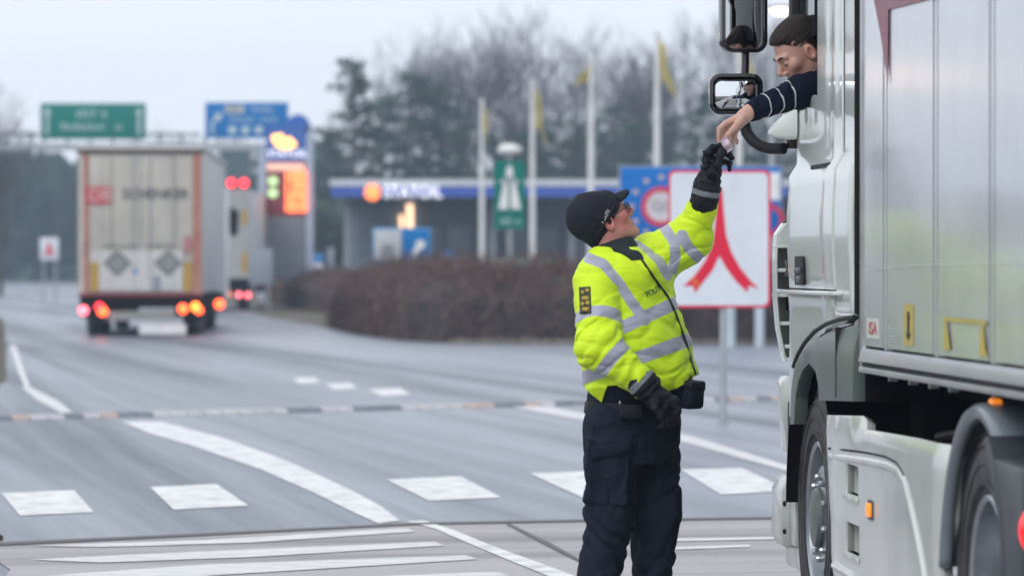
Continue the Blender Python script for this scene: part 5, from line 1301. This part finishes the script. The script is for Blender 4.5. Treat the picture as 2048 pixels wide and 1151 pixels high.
def jattr(V):
    px, py = pxpy(V); t, an, af = torsoJ(V), armN(V), armF(V)
    isN = (an < t-.002) & (an < af); isF = (af < t) & ~isN
    tb = np.maximum(13.0-np.abs(py-(652-.46*(px-1250)))*.91, 13.5-np.abs(py-(716-.36*(px-1275)))*.94)/FPX*YO
    tb = np.maximum(tb, seglines(px, py, [(1178,516),(1206,528),(1238,566),(1262,602),(1290,640)], 10.5) + np.where(V[:, 1] > YO+.05, -.1, 0)); strap = seglines(px, py, [(1176,516),(1206,526),(1238,562)], 10.5)
    tb = np.maximum(tb, seglines(px, py, [(1258,470),(1290,492),(1318,520),(1336,552)], 9.0))
    nb_ = np.maximum(.0245-np.abs((V-ShN)@_n(ElN-ShN)-.165), .024-np.abs((V-ElN)@_n(WrN-ElN)-.035))
    # forearm ring
    nb_ = np.where((V-ElN)@_n(WrN-ElN) > .02, .024-np.abs((V-ElN)@_n(WrN-ElN)-.075), .0235-np.abs((V-ShN)@_n(ElN-ShN)-.160))
    dU_, dF_ = _n(ElF-ShF), _n(WrF-ElF)
    fb = seglines(px, py, [(1330,456),(1349,485),(1351,515),(1341,552)], 10.5); fb = np.maximum(fb, seglines(px, py, [(1364,470),(1376,494),(1402,520)], 11))
    b_ = np.where(isN, np.where((py < 575) & (V[:, 1] < YO+.02), np.maximum(nb_, strap), nb_), np.where(isF, fb, np.maximum(tb, np.where(V[:, 2] > 1.44, fb, -1))))
    return {'band': b_}
M_jack = attr_mat('jacket_yellow', (.66, .90, .012), (.40, .41, .52), .62, .38, .0012, bump=.42, bscale=5.5, var=.05, sheen=.1)
M_jack.node_tree.nodes['Principled BSDF'].inputs['Emission Color'].default_value = (0, 0, 0, 1)
jk = sdf_mesh('jacket', jacket, PO(1118, 830, -.45), PO(1470, 380, .42), .0042, M_jack, officer, jattr, ORG)
bj = bvh_of(jk, ORG)
M_navy = mat('cloth_navy', (.009, .012, .024), .8, var=.25, bump=.4, bscale=60, spec=.2)
M_navy2 = mat('glove_leather', (.009, .010, .017), .55, var=.2, bump=.5, bscale=45, spec=.22)
M_grey = mat('reflective_grey', (.30, .31, .38), .4, var=.05)
zp_ = [drape(bj, x, y, .003) for x, y in [(1283,519),(1291,531),(1302,548),(1318,570),(1334,592),(1345,615),(1355,640),(1364,665),(1373,692),(1380,716),(1386,736),(1390,748)]]
zp_ = [p - OB for p in zp_ if p is not None]
MB().tube(zp_, .0052, 8).build('zipper', mat('zip_black', (.01, .012, .014), .5), officer, smooth=True)
hp = [drape(bj, x, y, .001) for x, y in [(1304,794),(1320,789),(1340,782),(1358,775),(1372,766),(1382,752)]]
MB().tube([p - OB for p in hp if p is not None], .0045, 6).build('hem_piping', M_navy, officer, smooth=True)
# sleeve badge with coarse checks, and letters on the chest
drape_patch('badge', bj, [(1159,574),(1181,573),(1183,627),(1161,628)], mat('badge_dark', (.035, .035, .015), .5), officer, ORG, .002, (6, 10), .002)
M_gold = mat('badge_gold', (.42, .30, .03), .5, var=.2)
for k, (x0, y0, x1, y1) in enumerate([(1164,581,1170,588),(1172,578,1179,584),(1165,592,1178,600),(1163,604,1170,611),(1172,602,1180,609),(1166,615,1178,622)]):
    drape_patch('badge_mark', bj, [(x0,y0),(x1,y0),(x1,y1),(x0,y1)], M_gold, officer, ORG, .005, (3, 3), .001)
def letters(s, bv, p0, p1, size, mt, parent, off=.004, rot_extra=0):
    a, b = drape(bv, *p0, off), drape(bv, *p1, off)
    x = (b-a).normalized(); n = (CP-a).normalized(); n = (n - x*n.dot(x)).normalized(); y = n.cross(x)
    M_ = Matrix(((x.x, y.x, n.x, 0), (x.y, y.y, n.y, 0), (x.z, y.z, n.z, 0), (0, 0, 0, 1)))
    c = (a+b)/2 + n*.004 - OB
    t = text(s, size, mt, Matrix.Translation(c) @ M_, parent, ext=.001)
    return t
letters('POLITI', bj, (1289, 591), (1321, 574), .034, mat('ink_green', (.02, .09, .05), .5), officer)
# collar ---------------------------------------------------------
cC = PO(1225, 504, 0); cax = _n(np.array([-.10, .03, 1.0]) + .42*(-Fd)*-.0 + np.array([-.25, .1, 0]))
def collar(P):
    q = P-cC; h = q@cax; r = np.linalg.norm(q-h[:, None]*cax, axis=1)
    d = np.maximum(np.abs(r-(.086-.25*h))-.010, np.abs(h)-.030)-.004
    d = smin(d, chain(P, [PO(1240, 506, -.085), PO(1270, 514, -.10), PO(1288, 528, -.120)], [.026, .026, .013]), .02)
    return d + folds(P, 12, 4, .0015)
sdf_mesh('collar', collar, PO(1150, 560, -.2), PO(1320, 450, .2), .0035, mat('fleece_dark', (.016, .024, .028), .9, var=.3, bump=.6, bscale=120), officer, None, ORG)
# cap ------------------------------------------------------------
def cap(P):
    q = hdO.loc(P)
    d = ell(q, (0, -.016, .032), (.090, .112, .102)); d = smin(d, ell(q, (0, -.045, .040), (.088, .092, .090)), .03)
    d = smin(d, cone(q, (0, -.040, -.01), (0, -.050, -.050), .066, .050), .03)
    d = d + .0022*np.sin(q[:, 1]*70+q[:, 2]*45+2*noise(q, 9, 3)) + folds(q, 11, 8, .0016)
    d = smax(d, q@np.array([0, .42, .907])-.122, .03)
    edge = (.043+.60*(q[:, 1]-.106)) - q[:, 2]
    d = smax(d, edge*.86, .006)
    d = smax(d, -(hdO.sdf(P)-.001), .001)
    return d
cp = sdf_mesh('cap', cap, PO(1120, 510, -.17), PO(1275, 350, .17), .0032, mat('cap_cloth', (.008, .010, .020), .9, var=.25, bump=.5, bscale=90), officer, None, ORG)
def visor(P):
    q = hdO.loc(P); bend = q[:, 2] - (.058 - .10*(q[:, 1]-.10) - 2.2*(q[:, 1]-.10)**2 - 3.4*q[:, 0]**2)
    fr = ell(np.stack([q[:, 0], q[:, 1], q[:, 1]*0], 1), (0, .078, 0), (.080, .064, 1.))
    return smax(smax(np.abs(bend)-.0055, fr, .004), .075-q[:, 1], .002)
sdf_mesh('visor', visor, PO(1170, 440, -.17), PO(1290, 345, .17), .003, mat('visor_cloth', (.010, .011, .018), .75, var=.2, bump=.2, spec=.2), cp, None, ORG)
bc = bvh_of(cp, ORG)
ep = [drape(bc, x, y, -.001) for x, y in [(1233,398),(1226,414),(1218,430),(1210,445),(1201,460),(1192,475)]]
bw = [p for p in ep if p is not None]
if len(bw) > 2: MB().tube([p-OB for p in bw], .005, 8).build('cap_edge', M_blk, cp, smooth=True)
try: letters('POLITI', bc, (1198, 455), (1221, 411), .019, mat('ink_white', (.7, .7, .72), .5), cp, .007)
except Exception as ex: print('cap letters', ex)
# spectacles
gl = MB()
for m in (-1, 1):
    ring = [Vector(hdO.w(m*(.032+.024*math.cos(a)), .103, .002+.018*math.sin(a))) - OB for a in np.linspace(0, 2*PI, 17)]
    gl.tube(ring, .0016, 5)
    gl.tube([Vector(hdO.w(m*.056, .102, .006))-OB, Vector(hdO.w(m*.078, .08, .006))-OB, Vector(hdO.w(m*.083, -.01, .004))-OB], .0022, 5)
gl.tube([Vector(hdO.w(-.009, .104, .004))-OB, Vector(hdO.w(.009, .104, .004))-OB], .0018, 5)
go = gl.build('spectacles', mat('frame_black', (.02, .02, .02), .2), officer)
lm = mat('lens_glass', (.6, .65, .7), .05, spec=.8, alpha=.35)
for m in (-1, 1):
    e = MB(); A_ = Matrix([list(r) for r in hdO.A]); e.ellipsoid(Vector(hdO.w(m*.032, .103, .002))-OB, (.024, .0012, .018), 14, A_); e.build('lens', lm, go, smooth=True)
# gloves ---------------------------------------------------------
def gloveF(P):
    W0 = PO(1414, 372, .02)
    d = chain(P, [PO(1408, 402, .03), PO(1414, 374, .02), PO(1419, 352, .015)], [.0560, .0520, .038], .02)
    d = smin(d, cone(P, PO(1419, 354, .012), PO(1422, 328, .012), .036, .034), .02)
    d = smin(d, ell(P, PO(1424, 334, .015), (.040, .046, .042)), .02)
    for pts, rs in (([(1411,330,-.022),(1412,308,-.024),(1424,294,-.020),(1437,291,-.010)], [.0150,.0140,.0130,.0115]),
                    ([(1417,322,.006),(1424,302,.002),(1440,299,.0),(1450,303,.0)], [.0150,.0140,.0130,.0115]),
                    ([(1426,324,.034),(1440,306,.036),(1456,305,.030),(1462,316,.024)], [.0145,.0135,.0125,.0115]),
                    ([(1434,334,.052),(1447,324,.056),(1458,326,.050),(1459,337,.042)], [.0140,.0130,.0120,.0110]),
                    ([(1424,350,-.030),(1434,330,-.044),(1440,312,-.036),(1441,299,-.022)], [.0180,.0160,.0145,.0120])):
        d = smin(d, chain(P, [PO(*p) for p in pts], rs, .005), .007)
    s = (P-W0)@_n(PaF-W0)
    return d + .0030*np.sin(s*170+2*noise(P, 14, 3))*(s > .01) + folds(P, 22, 6, .0022)
def gattr(a, b, pos, half):
    return lambda V: {'band': np.where(True, half-np.abs((V-np.asarray(a))@_n(np.asarray(b)-np.asarray(a))-pos), -1)}
M_glove = attr_mat('glove_black', (.008, .009, .015), (.20, .22, .25), .55, .4, .001, bump=.5, bscale=50, spec=.25)
sdf_mesh('glove', gloveF, PO(1375, 425, -.12), PO(1485, 270, .14), .0029, M_glove, officer, gattr(PO(1408, 402, .03), PO(1414, 374, .02), .036, .0105), ORG)
def gloveN(P):
    d = chain(P, [PO(1276, 757, -.28), PO(1290, 770, -.28), PO(1306, 786, -.28)], [.058, .056, .042], .02)
    d = smin(d, ell(P, PO(1322, 802, -.28), (.052, .036, .046)), .025)
    for pts, rs in (([(1336,790,-.30),(1351,803,-.31),(1356,824,-.30),(1348,838,-.285)], [.0165,.0155,.014,.012]),
                    ([(1332,798,-.275),(1346,814,-.28),(1350,836,-.275),(1340,848,-.26)], [.0165,.0155,.014,.012]),
                    ([(1324,806,-.255),(1338,824,-.255),(1340,845,-.25),(1330,852,-.24)], [.0160,.015,.0135,.012]),
                    ([(1316,812,-.24),(1327,830,-.235),(1327,848,-.23),(1319,852,-.225)], [.0150,.014,.0125,.011]),
                    ([(1306,796,-.315),(1312,816,-.335),(1322,832,-.330),(1332,838,-.32)], [.0180,.0165,.015,.0125])):
        d = smin(d, chain(P, [PO(*p) for p in pts], rs, .005), .008)
    s = (P-PO(1290, 770, -.28))@_n(PO(1322, 802, -.28)-PO(1290, 770, -.28))
    return d + .003*np.sin(s*150+2*noise(P, 14, 5))*(s > .0) + folds(P, 22, 7, .002)
sdf_mesh('glove', gloveN, PO(1240, 875, -.42), PO(1385, 725, -.15), .0029, M_glove, officer, gattr(PO(1276, 757, -.28), PO(1290, 770, -.28), .012, .013), ORG)
# trousers -------------------------------------------------------
TV = np.array([[925,1262,.165],[890,1263,.176],[850,1264,.182],[815,1266,.184],[780,1270,.180],[755,1270,.17]])
TZ = zpy(TV[:, 0]); TX = (TV[:, 1]-1024)/FPX*YO; TH_ = TV[:, 2]
def trousers(P):
    a = chain(P, [HpA, KnA, AnA], [.104, .093, .073], .03); b = chain(P, [HpB, KnB, AnB], [.104, .093, .067], .03)
    a = a + .005*(1-2*np.abs(np.sin(P[:, 2]*30 + P[:, 0]*22 + 2.2*noise(P, 3.5, 31))))*np.clip((1.0-P[:, 2])/.35, 0, 1)
    b = b + .006*(1-2*np.abs(np.sin(P[:, 2]*21 - P[:, 0]*13 + 2.2*noise(P, 3.5, 33))))*np.clip((1.0-P[:, 2])/.35, 0, 1)
    p_ = stack(P, TZ, TX, TH_, .92, 1.12)
    d = smin(smin(a, b, .012), p_, .05)
    # cargo pocket swelling on the near thigh
    q = P-PO(1216, 942, -.175); d = smin(d, np.max(np.abs(q@np.array([[1,0,.08],[0,1,0],[-.08,0,1]]))-np.array([.072, .022, .108]), axis=1)-.012, .022)
    d = d + folds(P, 4.5, 41, .0055, (1, 1, 1.3)) + folds(P, 10, 43, .0028, (1.2, 1.2, 1)) + .004*noise(P, 2.5, 44)
    return smax(smax(d, P[:, 2]-1.02, .004), .085-P[:, 2], .004)
M_trs = attr_mat('trousers_navy', (.0115, .017, .031), (.0115, .017, .031), .85, .85, .001, bump=.7, bscale=8, var=.25, spec=.18, attr='none')
tr_ = sdf_mesh('trousers', trousers, PO(1110, 900, -.35)*[1,1,0]+[0,0,.05], PO(1400, 740, .35), .0048, M_trs, officer, None, ORG)
bt = bvh_of(tr_, ORG)
drape_patch('pocket_flap', bt, [(1181,893),(1262,882),(1260,905),(1184,918)], M_trs, officer, ORG, .005, (10, 4), .006)
for pts in ([(1184,920),(1182,960),(1184,1000)], [(1184,1000),(1220,1006),(1256,996)], [(1217,918),(1214,960),(1216,1002)], [(1285,850),(1284,900),(1280,960),(1276,1020),(1272,1070)]):
    ps = [drape(bt, *p, .001) for p in pts]; ps = [p-OB for p in ps if p is not None]
    if len(ps) > 1: MB().tube(ps, .0028, 6).build('seam', M_navy, officer, smooth=True)
# belt and what hangs from it
def belt(P):
    z = P[:, 2]; d = stack(P, TZ, TX, TH_+.010, .92, 1.12); zc = .925+.0*z
    return np.maximum(np.maximum(d, np.abs(z-.925)-.024), -(stack(P, TZ, TX, TH_-.004, .92, 1.12)))
sdf_mesh('belt', belt, PO(1140, 860, -.35), PO(1400, 790, .35), .005, M_navy2, officer, None, ORG)
pc = PO(1374, 787, -.06) - np.array(OB)
MB().box((-.054, -.05, -.056), (.054, .05, .05), Matrix.Translation(pc) @ Matrix.Rotation(-PHI, 4, 'Z') @ Matrix.Rotation(R(4), 4, 'Y')).build('pouch', M_navy, officer, bevel=.016, seg=3)
MB().box((-.056, -.052, .01), (.056, .052, .054), Matrix.Translation(pc) @ Matrix.Rotation(-PHI, 4, 'Z') @ Matrix.Rotation(R(4), 4, 'Y')).build('pouch_flap', M_navy2, officer, bevel=.012, seg=2)
pc = PO(1262, 822, -.215) - np.array(OB)
MB().box((-.045, -.025, -.028), (.045, .025, .028), Matrix.Translation(pc)).build('belt_pouch', M_navy2, officer, bevel=.008)
for k, (x, y) in enumerate([(1240,805),(1244,818),(1250,826),(1243,830)]):
    MB().ellipsoid(Vector(PO(x, y, -.235))-OB, (.005, .004, .009), 8).build('key', M_steel, officer, smooth=True)
# dark lining showing where the jacket lifts
def lining(P):
    d = stack(P, LZ, LX, LH-.022); hem = np.interp(P[:, 0], HEMX, HEMZ)
    return smax(smax(d, (.915)-P[:, 2], .01), P[:, 2]-1.05, .01)
sdf_mesh('undershirt', lining, PO(1120, 850, -.35), PO(1420, 735, .35), .006, M_navy, officer, None, ORG)
# boots
def boots(P):
    d = 9
    for a, hx in ((AnA, .0), (AnB, .0)):
        ft = np.array([a[0], a[1], .0]); t = Fd
        e = cone(P, ft+[0, 0, .16], ft+[0, 0, .07], .050, .050)
        e = smin(e, cone(P, ft+t*.0+[0, 0, .052], ft+t*.17+[0, 0, .045], .048, .042), .03)
        e = smin(e, cone(P, ft-t*.045+[0, 0, .045], ft+[0, 0, .045], .040, .045), .02)
        e = smax(e, .012-P[:, 2], .004)
        s = np.maximum(cone(P*[1, 1, 0], ft-t*.045, ft+t*.175, .045, .050)-.002, np.abs(P[:, 2]-.011)-.009)
        e = np.minimum(e, s); d = np.minimum(d, e)
    return d
sdf_mesh('boots', boots, PO(1080, 900, -.4)*[1,1,0]+[0,0,-.01], (PO(1480, 900, .4)*[1,1,0]+[0,0,.25]), .0055, mat('boot_leather', (.014,.014,.015), .35, var=.2), officer, None, ORG)

# ---------------------------------------------------------------- the driver
YD = 15.9
def PD(px, py, Y): return np.array(W(px, py, Y))
DB_ = Vector((1.45, 15.9, 0)); DORG = (1.45, 15.9, 1.6)
driver = empty('person', 'dark-haired driver in navy striped sweater leaning out of the lorry cab window', 'person', DORG)
DBV = Vector(DORG)
hdD = Head(PD(1600, 104, 15.93), -33, (-math.cos(R(18)), -math.sin(R(18))), 1.06)
ShD, ElD, WrD = PD(1690, 158, 16.0), PD(1600, 184, 15.80), PD(1500, 223, 15.68)
Sh2, El2, Wr2 = np.array([1.72, 15.95, 2.12]), np.array([1.78, 16.15, 1.88]), np.array([1.62, 16.4, 1.98])
Ch, Pv = np.array([1.46, 15.86, 2.06]), np.array([1.62, 15.62, 1.72])
PalD = PD(1474, 242, 15.66)
def handD(P):
    d = cone(P, WrD, PD(1489, 231, 15.67), .028, .027)
    kn = [(1451,247,15.635),(1456,255,15.652),(1463,260,15.672),(1470,263,15.69)]
    for k_ in kn: d = smin(d, cone(P, PD(1489, 232, 15.665), PD(*k_), .0225, .0125), .012)
    fg = [([(1451,247,15.635),(1439,257,15.628),(1436,270,15.625),(1437,282,15.622)], [.0118,.0105,.0095,.008]),
          ([(1456,255,15.652),(1446,268,15.650),(1445,279,15.640),(1447,287,15.632)], [.0118,.0105,.0095,.008]),
          ([(1463,260,15.672),(1458,274,15.672),(1461,284,15.662),(1464,289,15.655)], [.0112,.0100,.0090,.008]),
          ([(1470,263,15.690),(1469,275,15.690),(1473,282,15.682),(1474,286,15.675)], [.0102,.0092,.0082,.0072]),
          ([(1484,238,15.635),(1468,256,15.612),(1456,270,15.612),(1450,281,15.618)], [.0165,.0125,.0108,.0088])]
    for pts, rs in fg: d = smin(d, chain(P, [PD(*p) for p in pts], rs, .003), .0055)
    return d
def body_d(P):
    d = hdD.sdf(P)
    d = smin(d, cone(P, hdD.w(0, -.03, -.045), Ch+[-.02, 0, .16], .056, .062), .03)
    d = smin(d, cone(P, Ch+[0,0,.04], Pv, .115, .13), .05)
    d = smin(d, chain(P, [ShD, ElD, WrD], [.058, .044, .029]), .03); d = smin(d, handD(P), .012)
    d = smin(d, chain(P, [Sh2, El2, Wr2, Wr2+[-.05,.05,.03]], [.058, .046, .03, .03]), .03); d = smin(d, cone(P, Ch, Sh2, .08, .07), .04); d = smin(d, cone(P, Ch, ShD, .08, .06), .04)
    for s_ in (-.1, .1): d = smin(d, cone(P, Pv+[s_, 0, 0], Pv+[s_-.02, .42, .03], .08, .06), .04)
    return d
M_skD = skin_mat('skin_tanned', (.58, .37, .30), (.50, .20, .165))
def fl_d(V):
    px, py = pxpy(V); return hdD.flush(V)*.8 + np.where(V[:, 2] < 2.06, .25*np.clip((py-258)/25, 0, 1)*(px < 1485), 0)
sdf_mesh('body', body_d, (.80, 15.35, 1.60), (1.90, 16.55, 2.52), .0034, M_skD, driver, lambda V: {'flush': fl_d(V), 'stubble': hdD.stub(V, .38)}, DORG)
def sweater(P):
    sl = chain(P, [ShD, ElD, WrD+.006*_n(ElD-WrD)], [.078, .060, .041], .03)
    s = (P-WrD)@_n(ElD-WrD)
    sl = sl + .0045*(1-2*np.abs(np.sin(s*30+2.5*noise(P, 6, 51)))) + folds(P, 8, 53, .003)
    d = smin(sl, cone(P, Ch+[0,0,.04], Pv, .135, .15), .05)
    d = smin(d, chain(P, [Sh2, El2, Wr2], [.085, .066, .045]), .03); d = smin(d, cone(P, Ch, Sh2, .1, .09), .05); d = smin(d, cone(P, Ch, ShD, .1, .085), .05)
    d = smin(d, cone(P, hdD.w(0, -.03, -.085), Ch+[-.02, 0, .13], .062, .078), .02)
    d = smax(d, (WrD-P)@_n(ElD-WrD)-.004, .004)
    return smax(d, -(hdD.sdf(P)-.004), .004)
def sattr(V):
    s = (V-WrD)@_n(ElD-WrD); b_ = -1.0
    for p_ in (.070, .128, .185): b_ = np.maximum(b_, .0024-np.abs(s-p_-.016*np.sin((V[:, 2]-2.1)*9)))
    return {'band': b_}
M_sw = attr_mat('sweater_navy', (.006, .009, .026), (.62, .63, .68), .9, .8, .0008, bump=.4, bscale=60, var=.2, spec=.15)
sdf_mesh('sweater', sweater, (.86, 15.3, 1.58), (1.92, 16.55, 2.46), .0040, M_sw, driver, sattr, DORG)
def hair(P):
    q = hdD.loc(P); d = ell(q, (0, -.019, .041), (.0805, .102, .0935)); d = smin(d, ell(q, (0, .035, .080), (.056, .05, .032)), .03)
    d = d + .0012*noise(q, 16, 77, (2.5, .6, 2.5))
    gl_ = np.interp(q[:, 1], [-.12, -.05, -.028, -.012, .012, .022, .045, .062, .085], [-.085, -.085, -.06, .012, .008, -.030, .045, .064, .080])
    d = d + .0003*np.sin(q[:, 2]*480 + q[:, 0]*300 + 3*noise(q, 6, 71)) + folds(q, 9, 72, .0012, (2, .5, 2))
    d = smax(d, (gl_+.004*noise(q, 22, 78)-q[:, 2])*.7, .014)
    return smax(d, -(hdD.sdf(P)-.0015), .001)
sdf_mesh('hair', hair, PD(1530, 210, 15.72), PD(1690, 10, 16.15), .0030, mat('hair_brown', (.020, .013, .010), .6, var=.6, vscale=60, bump=.3, bscale=220, spec=.25), driver, None, DORG)
br = MB()
for m in (-1, 1):
    br.tube([Vector(hdD.w(m*.014, .098, .021))-DBV, Vector(hdD.w(m*.030, .094, .027))-DBV, Vector(hdD.w(m*.048, .078, .022))-DBV], [.0035, .004, .002], 6)
bo = br.build('eyebrows', MATS['hair_brown'], driver, smooth=True); bo['kind'] = 'stuff'
ls = MB()
for m in (-1, 1): ls.tube([Vector(hdD.w(m*.019, .0895, -.005))-DBV, Vector(hdD.w(m*.031, .0905, -.008))-DBV, Vector(hdD.w(m*.043, .083, -.005))-DBV], .0016, 5)
lo_ = ls.build('eyelashes', MATS['hair_brown'], driver, smooth=True); lo_['kind'] = 'stuff'

# ---------------------------------------------------------------- the note passed between them
mb = MB(); tl, tr2, br2, bl2 = [np.array(p, float) for p in ((1433, 286), (1453, 272), (1468, 297), (1446, 312))]
nn = 8
for j in range(nn+1):
    for i in range(nn+1):
        s, t = i/nn, j/nn; p = (tl*(1-s)+tr2*s)*(1-t) + (bl2*(1-s)+br2*s)*t
        q = W(p[0], p[1], 15.600 + .012*math.sin(5*s+2*t) + .008*math.sin(9*t)); mb.v.append(tuple(q - Vector((.8, 15.6, 1.9))))
for j in range(nn):
    for i in range(nn): k = j*(nn+1)+i; mb.f.append((k, k+1, k+nn+2, k+nn+1)); mb.m.append(0)
nt_ = mb.build('folded_note', mat('note_pink', (.62, .46, .58), .6, var=.2, vscale=60, dirt=(.75,.7,.75), dscale=40, damt=.6), None, smooth=True)
nt_.location = (.8, 15.6, 1.9); sm = nt_.modifiers.new('s', 'SOLIDIFY'); sm.thickness = .0006
tag(nt_, 'small pale pink folded paper passed between the gloved and the bare hand', 'paper')
# ================================================================ haze
mh = bpy.data.materials.new('haze_air'); mh.use_nodes = True; nth = mh.node_tree; nth.nodes.clear()
ho_ = nth.nodes.new('ShaderNodeOutputMaterial'); pv = nth.nodes.new('ShaderNodeVolumePrincipled')
pv.inputs['Color'].default_value = (.62, .79, 1.0, 1); pv.inputs['Density'].default_value = HAZE_D; pv.inputs['Anisotropy'].default_value = .1
nth.links.new(pv.outputs[0], ho_.inputs['Volume'])
hz = MB().box((-260, -30, -1.2), (260, 560, 30)).build('haze', mh, None); hz['kind'] = 'stuff'; hz['label'] = 'thin cold haze over the road and trees'
